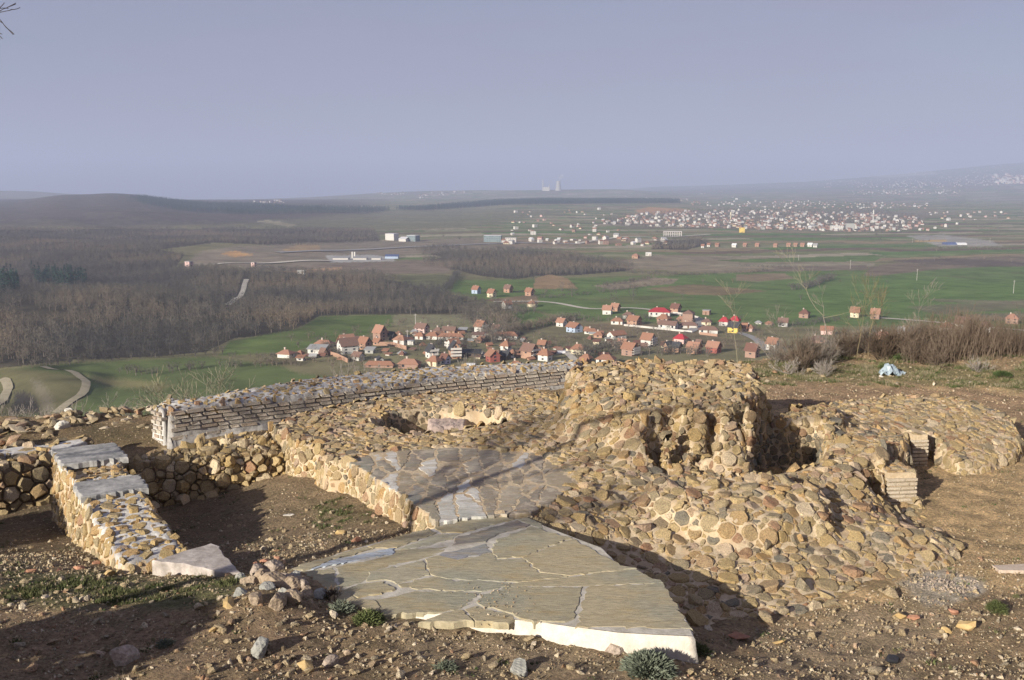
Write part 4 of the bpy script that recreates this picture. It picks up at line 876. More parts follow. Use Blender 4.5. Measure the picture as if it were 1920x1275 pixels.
wd = np.concatenate([P1, P2, P3]); dens = wob(wd[:, 0], wd[:, 1], 160, 4) + .7 * wob(wd[:, 0], wd[:, 1], 50, 1); wd = wd[(dens > -.72)]
dd = np.hypot(wd[:, 0], wd[:, 1]); o_ = np.argsort(dd); wd = wd[o_]; a_, b_ = proj(wd[:, 0], wd[:, 1], wd[:, 2]); vis = (a_ > -5) & (a_ < 1925) & (b_ < 760)
sel = np.zeros(len(wd), bool); sel[np.nonzero(vis)[0][:270]] = True
rs = np.random.RandomState(2)
def tsz(p): return (.70 + .42 * rs.rand(len(p))) * np.interp(p[:, 1], [600, 1200, 2200], [1, .85, .7]) * (1 + .18 * wob(p[:, 0], p[:, 1], 90, 2))
for p_, s in zip(wd[sel], tsz(wd[sel])):
    o = obj('bare_tree', TREES[rnd.randrange(5)], loc=p_, rot=(0, 0, rnd.uniform(0, 6)), scale=float(s)); tag(o, 'leafless grey-brown tree along the near edge of the wood below the hill', 'tree', 'bare trees at the near edge of the wood')
instancer('woodland', wd[~sel], tsz(wd[~sel]), TREES, 'bare winter woodland', 1)
FP = [[(238,373),(262,372),(330,380),(400,386),(470,386),(560,392),(640,392),(735,395),(700,400),(600,402),(520,404),(430,402),(330,396),(270,384)],
      [(735,394),(800,391),(860,385),(930,379),(1000,377),(1100,376),(1272,378),(1276,382),(1100,383),(950,385),(860,391),(790,396)]]
pf = scatter_px(FP, 11, 5200, 5, None, 2300); pq = scatter_px([[(60,520),(140,522),(172,545),(120,552),(70,542)], [(0,530),(30,528),(40,560),(0,565)]], 8, 1600, 15); pf = np.concatenate([pf, pq]); instancer('pine_forest', pf, .9 + .5 * rs.rand(len(pf)), PINES, 'dark pine plantation', 2)
# hedges and scrub lines
def hedge(px, label, w=4, sp=2.2, s=1.0, y0=200):
    pts = [hit(*q, y0)[:2] for q in px]; out = []; r_ = random.Random(int(px[0][0] * 7 + px[0][1]))
    for (x0, y0_), (x1, y1) in zip(pts[:-1], pts[1:]):
        k = max(1, int(math.hypot(x1 - x0, y1 - y0_) / sp))
        for j in range(k): t_ = (j + r_.random()) / k; out.append((x0 + (x1 - x0) * t_ + r_.gauss(0, w / 2), y0_ + (y1 - y0_) * t_ + r_.gauss(0, w / 2)))
    a = np.array(out); m = np.stack([a[:, 0], a[:, 1], VT(a[:, 0], a[:, 1])], -1); root = None
    o = instancer('hedgerow', m, [r_.uniform(.7, 1.4) * s for _ in out], BUSHES, label, int(px[0][0])); return o
for q, s in [([(1115,538),(1160,533),(1225,521)], 1), ([(1125,545),(1170,542),(1262,528)], .9), ([(1125,549),(1150,546),(1195,540)], .9), ([(1170,511),(1240,517),(1380,512),(1440,508)], 1), ([(840,545),(850,525),(858,512)], 1.4), ([(880,548),(1000,549),(1080,545)], .6),
             ([(1000,560),(1060,556),(1110,552)], .8), ([(1490,544),(1520,538),(1540,530),(1560,524)], 1.6), ([(860,566),(900,563),(930,562)], 1.2), ([(930,640),(960,625),(1010,612),(1060,600),(1090,602)], 1.5), ([(960,622),(1020,612),(1085,598)], 1.3),
             ([(1100,604),(1200,598),(1300,606)], .9), ([(430,672),(520,668),(600,680)], .7), ([(220,700),(290,704),(370,690),(450,688),(560,682)], 1.1), ([(60,690),(150,676),(260,672),(420,664)], 1.1), ([(500,684),(540,684),(575,688)], .9),
             ([(1095,676),(1120,660),(1150,655),(1165,662)], 1.6), ([(1210,668),(1260,664),(1330,668)], 1.4), ([(1420,615),(1480,612),(1560,604)], 1.0), ([(1530,603),(1600,600)], .9), ([(1800,608),(1870,600),(1950,604)], 1.2), ([(1740,468),(1800,466),(1900,468)], 1.2),
             ([(1390,500),(1470,502),(1480,503)], .9), ([(1180,506),(1260,515),(1330,516)], .8), ([(700,612),(735,615),(760,600)], .7), ([(815,655),(840,640),(880,650)], 1.0), ([(900,640),(940,640),(990,650)], 1.1), ([(1010,640),(1060,632),(1090,640)], .9), ([(600,650),(640,672),(690,680)], .9)]:
    hedge(q, 'scrubby leafless hedgerow', s=s)
pr = scatter_px([[(700,430),(960,400),(1920,372),(1920,600),(900,560),(860,520)]], 75, 5000, 8); pr = pr[wob(pr[:, 0], pr[:, 1], 300, 2) > .1]
instancer('scrub', pr, .8 + 1.2 * rs.rand(len(pr)), BUSHES, 'scattered scrub on the plain', 9)
ga = scatter_px([[(520,640),(760,600),(900,600),(1100,640),(1100,690),(640,700)], [(1100,590),(1420,600),(1470,650),(1340,672),(1140,672)]], 13, 900, 8)
instancer('garden_scrub', ga, .5 + 1.0 * rs.rand(len(ga)), BUSHES, 'garden bushes between the village houses', 10)
one = [((1000,528), 1.4, 'lone leafless tree at the corner of the round ploughed field'), ((1150,570), 1.3, 'leafless tree behind the two orange-roofed houses on the field road'), ((1187,564), 1.7, 'broad leafless tree standing alone in the green fields'), ((1072,556), 1.5, 'round leafless tree below the round ploughed field'),
       ((1052,548), 1.2, 'smaller leafless tree beside the round ploughed field'), ((1022,558), 1.1, 'short bare tree near the lane below the ploughed field'), ((1500,490), .8, 'single small bare tree in the purple-brown field'), ((960,470), 1.2, 'bare tree at the top edge of the middle copse'), ((1560,524), 1.2, 'dark rounded tree at the end of the diagonal hedge'), ((1280,560), .9, 'small bare tree in the field right of the lone tree')]
for (px, py), s, lb in one:
    o = obj('bare_tree', TREES[rnd.randrange(5)], loc=hit(px, py), rot=(0, 0, rnd.uniform(0, 6)), scale=s); tag(o, lb, 'tree')
vt_ = scatter_px([[(520,640),(760,600),(900,600),(1100,640),(1100,690),(640,700)], [(1100,590),(1420,600),(1470,650),(1340,672),(1140,672)]], 42, 900, 18)
for p_ in vt_[:60]:
    o = obj('bare_tree', TREES[rnd.randrange(5)], loc=p_, rot=(0, 0, rnd.uniform(0, 6)), scale=rnd.uniform(.5, .85)); tag(o, 'small leafless garden tree among the near village houses', 'tree', 'garden trees of the village')
# ================================================================ HOUSES
WALLS = {'white': (.60, .58, .54), 'cream': (.68, .60, .43), 'brick': (.31, .20, .155), 'orange': (.38, .235, .165), 'pink': (.60, .42, .38), 'blue': (.38, .46, .58), 'lilac': (.50, .49, .60), 'yellow': (.66, .49, .13), 'red': (.30, .10, .08),
         'grey': (.36, .36, .34), 'wood': (.11, .085, .065), 'pale': (.55, .52, .48), 'teal': (.20, .25, .26)}
ROOFS = {'tile': (.27, .14, .09), 'brown': (.18, .11, .085), 'dark': (.05, .05, .055), 'crimson': (.36, .035, .045), 'grey': (.30, .30, .30), 'orange': (.32, .175, .12), 'blue': (.09, .12, .24), 'white': (.7, .7, .7), 'tiledark': (.15, .075, .055)}
for k_, c_ in WALLS.items(): M['wall_' + k_] = plain('wall_' + k_, c_)
for k_, c_ in ROOFS.items(): M['roof_' + k_] = plain('roof_' + k_, c_, .8)
M['glass'] = plain('window_glass', (.035, .04, .05), .25); M['doorwood'] = plain('door_wood', (.16, .09, .05)); M['chim'] = plain('chimney_render', (.5, .42, .36))
wm = MB(); wm.box(-.55, .55, -.05, .05, -.65, .65); WIN = wm.mesh('window', M['glass'])
wm = MB(); wm.box(-.5, .5, -.05, .05, 0, 2.1); DOOR = wm.mesh('door', M['doorwood'])
wm = MB(); wm.box(-.35, .35, -.35, .35, 0, 1.5); wm.box(-.45, .45, -.45, .45, 1.5, 1.65); CHIM = wm.mesh('chimney', M['chim'])
def walls_mb(m, L, D, H, hr, kind, mi=0):
    l, d = L / 2, D / 2
    if kind == 'gable':
        v = [(-l, -d, -1.5), (l, -d, -1.5), (l, d, -1.5), (-l, d, -1.5), (-l, -d, H), (l, -d, H), (l, d, H), (-l, d, H), (-l, 0, H + hr - .1), (l, 0, H + hr - .1)]
        m.add(v, [(0, 1, 5, 4), (1, 2, 6, 9, 5), (2, 3, 7, 6), (3, 0, 4, 8, 7), (4, 5, 9, 8), (6, 7, 8, 9)], mi=mi)
    else: m.box(-l, l, -d, d, -1.5, H, mi=mi)
def roof_mb(m, L, D, H, hr, kind, mi=0, ov=.55):
    l, d = L / 2 + ov, D / 2 + ov; e = H - ov * hr / (D / 2); t = .22
    if kind == 'gable':
        for dz, fl in ((0, 0), (t, 1)):
            pass
        v = [(-l, -d, e), (l, -d, e), (l, 0, H + hr), (-l, 0, H + hr), (l, d, e), (-l, d, e)]; v2 = [(a, b_, c_ + t) for a, b_, c_ in v]; m.add(v + v2, [(0, 3, 2, 1), (3, 5, 4, 2), (6, 7, 8, 9), (9, 8, 10, 11), (0, 1, 7, 6), (5, 11, 10, 4), (0, 6, 9, 3), (3, 9, 11, 5), (1, 2, 8, 7), (2, 4, 10, 8)], mi=mi)
    elif kind == 'hip':
        k = min(l * .8, d * .85); v = [(-l, -d, e), (l, -d, e), (l, d, e), (-l, d, e), (-l + k, 0, H + hr), (l - k, 0, H + hr)]; b0 = [(a, b_, e - .2) for a, b_, c_ in v[:4]]
        m.add(v + b0, [(0, 1, 5, 4), (1, 2, 5), (2, 3, 4, 5), (3, 0, 4), (6, 9, 8, 7), (0, 6, 7, 1), (1, 7, 8, 2), (2, 8, 9, 3), (3, 9, 6, 0)], mi=mi)
    elif kind == 'shed': m.add([(-l, -d, H), (l, -d, H), (l, d, H + hr), (-l, d, H + hr), (-l, -d, H + .2), (l, -d, H + .2), (l, d, H + hr + .2), (-l, d, H + hr + .2)], [(0, 3, 2, 1), (4, 5, 6, 7), (0, 1, 5, 4), (1, 2, 6, 5), (2, 3, 7, 6), (3, 0, 4, 7)], mi=mi)
    elif kind == 'arch':
        n = 10; v = []; 
        for s in (-L / 2, L / 2):
            for i in range(n + 1): a = math.pi * i / n; v.append((s, -D / 2 * math.cos(a), hr * math.sin(a)))
        m.add(v, [(i, i + 1, n + 2 + i, n + 1 + i) for i in range(n)] + [tuple(range(n + 1)), tuple(range(2 * n + 1, n, -1))], mi=mi)
def house(px, base, w, h, kind, wall, roof, label, yaw=-38, fl=None, chim=1, balc=0, asp=.75, name='house', cat='house', y0=200, wh=.60, win=1, group=None):
    x, y, z = hit(px, base, y0); s = math.hypot(x, y) / F * (1.03 if base > 500 else 1); Wm, Hm = w * s, h * s; c_, s_ = abs(math.cos(R(yaw))), abs(math.sin(R(yaw))); L = Wm / (c_ + asp * s_); D = L * asp
    if kind == 'arch': L, D = Wm * .9, Wm
    hw = Hm * wh; hr = Hm - hw; off = .5 * (L * s_ + D * c_); root = empty(name, (x + off * x / y, y + off, z), R(yaw)); tag(root, label, cat, group)
    if kind == 'flat': hw = Hm; 
    m = MB(); walls_mb(m, L, D, hw, hr, kind)
    if kind != 'arch': obj('wall', m.mesh('wall', M['wall_' + wall]), root)
    m = MB()
    if kind == 'flat': m.box(-L / 2 - .2, L / 2 + .2, -D / 2 - .2, D / 2 + .2, hw, hw + .35)
    else: roof_mb(m, L, D, hw, hr, kind)
    roof_o = obj('roof', m.mesh('roof', M['roof_' + roof]), root)
    if kind == 'arch': return root
    fl = fl or max(1, int(round(hw / 2.9))); fh = hw / fl; r_ = random.Random(int(px * 3 + base))
    if win:
        for f_ in range(fl):
            n = max(1, int(L / 3.4)); n = min(n, 7)
            for i in range(n):
                if r_.random() < .15: continue
                xx = -L / 2 + (i + .5) * L / n
                if f_ == 0 and i == n // 2 and fh > 2.3: obj('door', DOOR, root, loc=(xx, -D / 2, .1)); continue
                obj('window', WIN, root, loc=(xx, -D / 2, fh * (f_ + .55)), scale=(1, 1, min(1, fh / 2.6)))
            n = min(4, max(1, int(D / 3.6)))
            for i in range(n):
                for sg in ((1,) if yaw < 0 else (-1,)):
                    obj('window', WIN, root, loc=(sg * L / 2, -D / 2 + (i + .5) * D / n, fh * (f_ + .55)), rot=(0, 0, R(90)), scale=(1, 1, min(1, fh / 2.6)))
        if kind == 'gable' and hr > 2.2: obj('window', WIN, root, loc=((L / 2) * (1 if yaw < 0 else -1), 0, hw + hr * .35), rot=(0, 0, R(90)), scale=(.8, 1, .8))
    for f_ in range(1, (fl if balc else 0) + 1):
        m = MB(); sg = 1 if yaw < 0 else -1; a, b_ = sorted((sg * (L / 2 - .05), sg * (L / 2 + 1.3))); m.box(a, b_, -D / 2, D / 2, fh * f_ - .2, fh * f_); bo = obj('balcony', m.mesh('balcony', M['wall_pale']), root); m = MB(); e_ = sg * (L / 2 + 1.3); m.box(min(e_, e_ - sg * .12), max(e_, e_ - sg * .12), -D / 2, D / 2, fh * f_, fh * f_ + .8); obj('railing', m.mesh('railing', M['wall_pale']), bo)
    for k in range(chim):
        if kind in ('gable', 'hip'): obj('chimney', CHIM, roof_o, loc=(L * (-.15 + .34 * k), D * .12, hw + hr * .70 - .3))
    return root
g_, h_ = 'gable', 'hip'
HS = [
 (537,672,30,14,h_,'white','orange','small white cottage with a hipped orange roof, leftmost house of the village',-20,1,.8),
 (563,668,13,10,h_,'blue','tile','little blue-walled house joined to the leftmost white cottage',-20,1,.9),
 (564,677,14,9,'shed','white','tile','tiny white outhouse with an orange roof below the blue-walled house',-10,1,.8),
 (596,664,34,14,'shed','white','grey','long white barn under a grey sheet roof near the village left end',-8,1,.6),
 (608,651,32,12,h_,'brick','orange','long orange-tiled shed behind the grey-roofed barn',-12,1,.5),
 (607,668,14,14,g_,'cream','brown','small cream house with a brown roof in front of the grey-roofed barn',-38,1,.8),
 (650,652,32,22,g_,'orange','orange','orange brick house with a big orange gable behind the large white house',35,2,.8),
 (652,665,40,28,g_,'white','brown','large white house with lilac front and brown roof left of the village centre',32,3,.75),
 (684,656,26,22,g_,'orange','tile','orange brick house with a tiled roof right of the large white house',-38,2,.8),
 (672,677,23,15,g_,'white','brown','white house with a brown roof below the large white house',-35,1,.8),
 (694,663,18,10,'shed','grey','grey','grey sheet-roofed shed among gardens right of the large white house',-12,1,.8),
 (713,640,27,28,g_,'brick','orange','tall dark-gabled brick house with an orange roof slope at the upper village',-42,3,.85),
 (708,648,17,12,g_,'orange','tile','low orange annex at the foot of the tall dark-gabled brick house',-38,1,.8),
 (734,638,15,15,g_,'wood','dark','dark timber barn right of the tall brick house',-30,2,.8),
 (752,647,28,17,h_,'white','orange','white cottage with a hipped orange roof and porch right of the dark timber barn',-25,1,.8),
 (771,647,13,7,'flat','white','grey','flat-roofed white garage beside the hipped white cottage',-15,1,.8),
 (791,625,26,17,g_,'pink','brown','pink-walled house with a brown roof at the upper edge of the village',-30,2,.7),
 (712,690,52,12,h_,'brick','tile','long low building with a red tiled roof just behind the curved ruin wall',-4,1,.25),
 (712,680,16,10,g_,'grey','dark','dark grey gable above the long red-roofed building',-70,1,.8),
 (768,692,40,17,h_,'brick','orange','broad orange hipped roof half hidden behind the curved ruin wall',-10,1,.6),
 (822,627,19,12,h_,'brick','brown','small brown-roofed house right of the pink-walled house',-25,1,.8),
 (843,627,26,13,g_,'orange','brown','orange house with a long brown roof in the upper village',-15,1,.6),
 (868,624,16,8,'shed','grey','grey','grey shed with a sheet roof right of the long brown roof',-10,1,.8),
 (902,625,25,22,g_,'white','tile','tall white house with balconies under a tiled gable, standing above the others',-50,3,.8),
 (928,624,22,14,g_,'wood','brown','brown-roofed barn touching the tall white balconied house',-20,1,.7),
 (788,637,19,13,h_,'white','tile','white cottage with a hipped tiled roof in front of the pink-walled house',-20,1,.8),
 (811,637,25,13,h_,'white','tile','wide tiled hip roof next to the cottage in front of the pink-walled house',-15,1,.7),
 (846,638,48,12,h_,'white','tile','long white farm building with one continuous red-brown roof at the village centre',-6,1,.3),
 (948,637,45,14,h_,'white','tile','long white house with a brown roof in several sections right of centre',-6,1,.35),
 (896,634,22,9,'shed','pale','brown','low brown-roofed lean-to below the tall white balconied house',-6,1,.6),
 (899,643,14,11,h_,'brick','tile','tiny tiled shed in the garden below the brown lean-to',-20,1,.9),
 (850,655,25,18,g_,'white','tile','white gable house with a red-brown roof behind the balconied orange house',38,2,.8),
 (853,673,25,31,g_,'orange','dark','orange brick house with three rows of balconies facing the camera',-78,3,.8),
 (809,673,23,25,g_,'white','dark','white gabled house with a dark roof and small balcony left of the balconied orange house',-62,2,.8),
 (814,688,27,19,h_,'cream','tile','cream house with a tiled pyramid roof close behind the ruin wall',-30,1,.8),
 (835,683,20,18,g_,'lilac','tiledark','dark red-roofed house joined to the cream pyramid-roofed house',-45,2,.8),
 (884,670,34,12,'shed','wood','dark','row of dark sheds right of the balconied orange house',-6,1,.5),
 (924,680,27,22,g_,'red','tile','red brick gable house with a tiled roof slope close behind the ruin wall',-65,2,.9),
 (947,676,22,16,g_,'wood','dark','dark-roofed house pressed against the red brick gable',-35,1,.8),
 (949,658,21,18,h_,'white','tile','white square house with a hipped brown roof right of the dark sheds',-30,1,.9),
 (961,668,13,12,h_,'cream','tile','small cream outbuilding by the footpath right of the village centre',-25,1,.9),
 (993,674,34,27,g_,'orange','brown','bright orange-rust house with a wide brown gable and a balcony',-42,2,.85),
 (968,690,24,12,h_,'white','tile','white cottage with a low tiled roof just over the ruin wall',-15,1,.7),
 (1022,678,27,22,h_,'white','tile','two-storey white house with a hipped tiled roof right of the rust-coloured house',-35,2,.8),
 (1017,653,17,14,g_,'wood','tile','dark little house with a red-brown roof behind the two-storey white house',-25,1,.8),
 (1051,663,19,10,'arch','white','white','small whitish round-backed shelter in the village gardens',0,1,.8),
 (1085,665,30,18,h_,'cream','tile','cream two-storey house with a hipped roof alone near the curved wall end',-18,2,.7),
 (1053,613,20,15,g_,'white','orange','whitish house with an orange roof at the edge of the fields',-38,2,.9),
 (1077,624,30,17,g_,'blue','tile','pale blue gable house with a brown roof beside the hedge',-52,2,.8),
 (1101,624,10,10,g_,'pink','tile','pinkish sliver of a house right of the pale blue gable house',-35,1,.9),
 (951,579,20,14,g_,'white','tile','white gable house with a brown roof at the start of the field road',36,2,.8),
 (998,576,19,11,h_,'cream','tile','cream bungalow with a hipped roof on the field road',-20,1,.8),
 (882,686,20,9,'arch','white','white','pale rounded shed roof just above the ruin wall',0,1,.8),
 (1094,685,16,13,g_,'orange','tile','small orange gable between the ruin wall and the mound',-35,1,.8),
 (1139,590,19,16,g_,'white','orange','white two-storey block with an orange roof on the field road',-20,2,.8),
 (1154,584,18,14,g_,'orange','orange','orange brick house tucked behind the white block on the field road',-35,2,.8),
 (1178,598,22,12,h_,'white','brown','white cottage with a brown hipped roof below the field road',-20,1,.8),
 (1158,609,25,12,h_,'white','tile','white cottage with a brown roof at the top of the ploughed garden',-20,1,.7),
 (1189,611,27,17,g_,'orange','tile','orange brick house with two tiled gables beside the ploughed garden',-40,2,.8),
 (1237,595,43,16,h_,'white','crimson','wide white house under a bright crimson hipped roof',-14,1,.7),
 (1245,608,27,17,h_,'brick','tile','unfinished brick house in front of the crimson roof',-35,2,.8),
 (1267,587,20,16,g_,'orange','tiledark','orange brick house with a dark brown roof alone above the field road',-38,2,.85),
 (1325,591,16,8,'flat','brick','grey','flat unfinished brick shell in the field right of the road',-30,1,.8),
 (1277,604,18,10,h_,'orange','orange','low orange-roofed cottage behind the unfinished brick house',-25,1,.8),
 (1253,618,36,14,g_,'white','brown','white and blue house with a long brown roof along the walled lane',-30,1,.5),
 (1290,616,33,11,h_,'pale','brown','long pale farm building with a brown roof inside a round yard wall',-8,1,.4),
 (1325,610,20,11,h_,'cream','brown','cream bungalow with a wide dark opening beside the road bend',-20,1,.8),
 (1328,626,35,13,h_,'white','brown','white house with a long brown roof below the road bend',-12,1,.4),
 (1358,612,20,16,h_,'pale','crimson','red-roofed house left of the yellow house',-30,2,.8),
 (1378,610,20,16,h_,'brick','crimson','second red-roofed house directly behind the yellow house',-30,2,.8),
 (1377,625,25,19,g_,'yellow','dark','bright yellow house with a dark roof',-40,2,.8),
 (1396,622,11,15,g_,'pink','tile','narrow pink house right of the yellow house',-30,2,.8),
 (1109,627,27,10,h_,'white','tile','low white house with a tiled roof at the corner of the green field',-20,1,.6),
 (1123,634,20,11,h_,'orange','tile','low orange-tiled house on the lane below the green field',-25,1,.8),
 (1156,637,36,14,g_,'white','tile','white gable and long red-brown roof of a farmhouse beside the ploughed field',35,1,.6),
 (1167,655,21,18,g_,'orange','orange','orange brick house stepping down toward the ruin mound',-40,2,.8),
 (1181,668,31,23,g_,'brick','tile','three-storey brick house with balconies just left above the mound',-45,3,.8),
 (1215,650,27,23,g_,'pale','tile','unfinished grey and pink house with open storeys in the ploughed field',-40,3,.8),
 (1276,645,25,17,h_,'pink','crimson','pink-white villa with a red hipped roof right of the open-storeyed house',-35,2,.8),
 (1253,661,18,19,g_,'orange','dark','orange gable house with a black roof above the mound',35,2,.9),
 (1268,661,20,18,g_,'orange','dark','black-roofed twin of the orange gable house, on its right',-35,2,.9),
 (1301,664,28,20,g_,'orange','orange','orange house with dark gable and orange roof slope above the mound',-38,2,.85),
 (1338,663,28,20,g_,'red','orange','deep red house with an orange roof, rightmost of the row above the mound',-38,2,.85),
 (1099,680,22,15,h_,'brick','tile','brown-roofed brick cottage at the foot of the dark hedge',-30,1,.8),
 (1136,684,38,17,h_,'white','tile','white house with a broad tiled roof peeping over the mound edge',-20,1,.7),
 (1508,597,21,15,h_,'brick','tiledark','brick villa with a pyramid roof standing alone in the green field',-30,2,.9),
 (1603,596,18,18,g_,'cream','tile','cream house with a tiled roof, left of the pair in the green field',-30,2,.8),
 (1641,599,18,18,g_,'brick','orange','brick house with an orange roof, right of the pair in the green field',-30,2,.8),
 (1468,613,19,15,g_,'white','brown','white two-storey house with a brown roof left of the crooked sapling',-20,2,.8),
 (1405,622,19,12,h_,'pink','tile','pink and white cottage right of the yellow house',-30,1,.8),
 (1422,608,12,6,h_,'white','grey','tiny white cabin in the gardens right of the red roofs',-20,1,.8),
 (1442,610,14,7,h_,'brick','tile','tiny brick shed beside the tiny white cabin',-20,1,.8),
 (1897,608,24,16,h_,'brick','orange','orange brick villa in the fields near the right edge',-30,2,.9),
 (1775,624,26,16,h_,'white','tile','white house with a brown hip roof, left of the trio by the right-hand lane',-30,2,.8),
 (1804,622,27,23,g_,'white','brown','tall white house, middle of the trio by the right-hand lane',-40,3,.8),
 (1846,624,24,18,h_,'white','brown','white house behind the thicket, right of the trio',-25,2,.8),
 (1697,631,24,15,g_,'white','grey','white house with a grey roof behind the bushes',-10,1,.7),
 (1656,637,28,13,h_,'orange','orange','orange-roofed house seen through the yellow-stemmed saplings',-12,1,.6),
 (1616,643,14,11,g_,'pink','tile','pale pink gable seen between the saplings',-70,1,.9),
 (1550,628,24,14,g_,'pink','tile','pale pink house behind the trunk of the crooked sapling',-20,1,.8),
 (1588,657,34,12,h_,'pink','brown','pink house with a long brown roof behind the saplings',-8,1,.5),
 (1532,644,28,12,h_,'brick','brown','brown-roofed brick house behind the bare shrub left of the saplings',-12,1,.7),
 (1449,658,25,22,g_,'white','tile','white house with a steep brown gable roof beside the grey lane',-45,1,.9),
 (1410,672,26,25,g_,'brick','tiledark','dark brick house at the foot of the terrace right of the mound',-40,3,.8),
 (1772,636,16,10,h_,'orange','tile','small orange shed behind the thicket',-20,1,.8),
 (893,551,17,14,g_,'blue','tile','pale blue house, leftmost of the four above the field road',-35,3,.9),
 (922,558,17,15,g_,'cream','tile','cream house, second of the four above the field road',-35,2,.9),
 (953,549,17,14,g_,'orange','brown','brown-orange house, third of the four above the field road',-35,2,.9),
 (993,555,17,14,g_,'orange','tile','orange house beside the lone tree, last of the four above the field road',-35,2,.9),
 (1192,485,15,9,h_,'orange','orange','orange farmhouse at the right tip of the middle copse',-30,2,.8),
 (1216,480,12,6,'flat','white','white','white flat-roofed house right of the orange farmhouse',-10,1,.8)]
for (px,base,w,h,kind,wall,roof,label,yaw,fl,asp) in HS:
    big = w >= 17 and kind in (g_, h_); house(px,base,w,h,kind,wall,roof,label,yaw,fl,1 if big else 0,1 if ('balcon' in label or 'open storeys' in label) else 0,asp,wh=.58 if kind == g_ else .62,
        name='house' if kind in (g_, h_) else 'shed', cat='house' if kind in (g_, h_) else 'shed')
for i, (px, base, w, wall, roof) in enumerate([(1318,465,7,'white','tile'),(1329,463,7,'white','tile'),(1345,463,9,'brick','tile'),(1377,464,10,'white','white'),(1397,463,8,'brick','orange'),(1420,463,9,'orange','orange'),(1454,464,8,'orange','orange'),(1479,463,9,'orange','orange'),(1492,463,8,'brick','orange'),(1505,463,9,'orange','orange'),(1519,463,10,'white','white'),(1529,464,9,'white','grey')]):
    o = house(px, base, w, 7, g_, wall, roof, f"{ {'white':'white','brick':'brick-red','orange':'orange'}[wall] } house, number {['one','two','three','four','five','six','seven','eight','nine','ten','eleven','twelve'][i]} from the left in the row along the far hedge", -35, 2, 0, 0, .8)
rv_ = random.Random(31)
for i in range(95):
    while True:
        a, b_ = rv_.uniform(560, 1350), rv_.uniform(600, 676)
        if inpoly([(560,672),(640,640),(780,615),(960,620),(1100,600),(1340,612),(1350,660),(1150,672),(900,684)], np.array(a), np.array(b_)) and not inpoly([(1095,608),(1165,602),(1300,618),(1390,645),(1180,640)], np.array(a), np.array(b_)) and not inpoly([(960,625),(1080,600),(1090,640),(1000,645)], np.array(a), np.array(b_)): break
    house(a, b_, rv_.uniform(7, 14), rv_.uniform(4, 9), rv_.choice(['gable', 'hip', 'shed']), rv_.choice(['white', 'pale', 'brick', 'orange', 'cream', 'wood']), rv_.choice(['tile', 'tile', 'brown', 'grey', 'tiledark']), 'small outbuilding squeezed between the village houses and gardens', rv_.choice([-38, -20, 30, -8]), 1, 0, 0, .7, 'outbuilding', 'outbuilding', win=0, group='outbuildings of the village')
# brick yard walls of the village
def yard(px, label, mat, hgt=2.0, th=.3):
    pts = [hit(*q) for q in px]; root = empty('garden_wall', pts[0]); tag(root, label, 'wall')
    for a, b_ in zip(pts[:-1], pts[1:]):
        L_ = math.hypot(b_[0] - a[0], b_[1] - a[1]); m = MB(); m.box(0, L_, -th / 2, th / 2, -.8, hgt); obj('wall_section', m.mesh('wall_section', M[mat]), root, loc=Vector(a) - Vector(pts[0]), rot=(0, math.atan2(a[2] - b_[2], L_), math.atan2(b_[1] - a[1], b_[0] - a[0])))
yard([(613,665),(632,670),(652,680)], 'orange brick yard wall running down from the large white house', 'wall_orange')
yard([(706,648),(735,648),(762,656)], 'orange brick garden wall below the hipped white cottage', 'wall_orange')
yard([(941,655),(950,664),(957,670)], 'pale concrete wall along the footpath', 'wall_pale', 1.6)
yard([(1170,611),(1230,617),(1298,624)], 'long pale field wall above the ploughed field', 'wall_pale', 1.2)
yard([(1312,627),(1345,631)], 'low red brick wall at the corner of the ploughed field', 'wall_orange', 1.4)
yard([(1262,588),(1290,591),(1312,598)], 'pale slatted fence along the field road', 'wall_pale', 1.3)

# ---------------------------------------------------------------- industry and landmarks on the plain
fac = house(735,451,24,12,'flat','white','white','pale grey factory hall, left of the pair on the far slope',-25,2,0,0,.9,'factory_hall','factory',win=0)
fac = house(757,453,18,8,'shed','white','white','low pale factory hall between its two taller neighbours',-20,1,0,0,.9,'factory_hall','factory',win=0)
fac = house(775,453,24,11,'flat','teal','white','blue-windowed factory hall, right of the pair on the far slope',-25,2,0,0,.9,'factory_hall','factory')
house(924,454,34,12,'flat','teal','white','glassy teal office block beside the far road',-8,3,0,0,.4,'office_block','building')
house(958,454,22,8,'flat','pale','grey','grey unfinished yard building right of the teal office block',-8,2,0,0,.5,'yard_building','building')
house(735,485,25,7,'shed','blue','blue','long blue shed in the gravel works',-4,1,0,0,.4,'long_shed','shed',win=0)
for px, w, l_ in ((640,30,'pale gravel store at the left end of the works'),(676,26,'grey processing shed right of the twin silos'),(706,18,'pinkish shed left of the long blue shed')): house(px,487,w,5,'shed','pale','grey',l_,-5,1,0,0,.5,'works_shed','shed',win=0)
house(355,505,14,13,'flat','pink','grey','unfinished concrete house alone in the left woods',-30,3,0,0,.8,'unfinished_house','house')
house(476,501,9,8,'flat','pink','grey','small unfinished pink block in the clearing left of the works',-25,2,0,0,.8,'unfinished_house','house')
house(566,514,16,6,'flat','white','white','row of white blocks at the edge of the works clearing',-20,1,0,0,.6,'block_store','shed')
house(1593,432,16,12,'flat','grey','grey','tall grey cubic silo block at the lower edge of the town',-10,4,0,0,.8,'silo_block','building',win=0)
house(1568,432,22,8,'flat','white','white','long white hall left of the grey silo block',-6,2,0,0,.5,'town_hall_block','building')
house(1391,436,11,9,'flat','yellow','orange','bright yellow building at the near edge of the town',-10,2,0,0,.8,'town_house','house')
house(1781,459,21,10,'arch','blue','blue','dark blue arched hangar in the plain',0,1,0,0,1,'hangar','hangar'); house(1801,459,17,9,'arch','white','white','white arched hangar beside the dark blue one',0,1,0,0,1,'hangar','hangar')
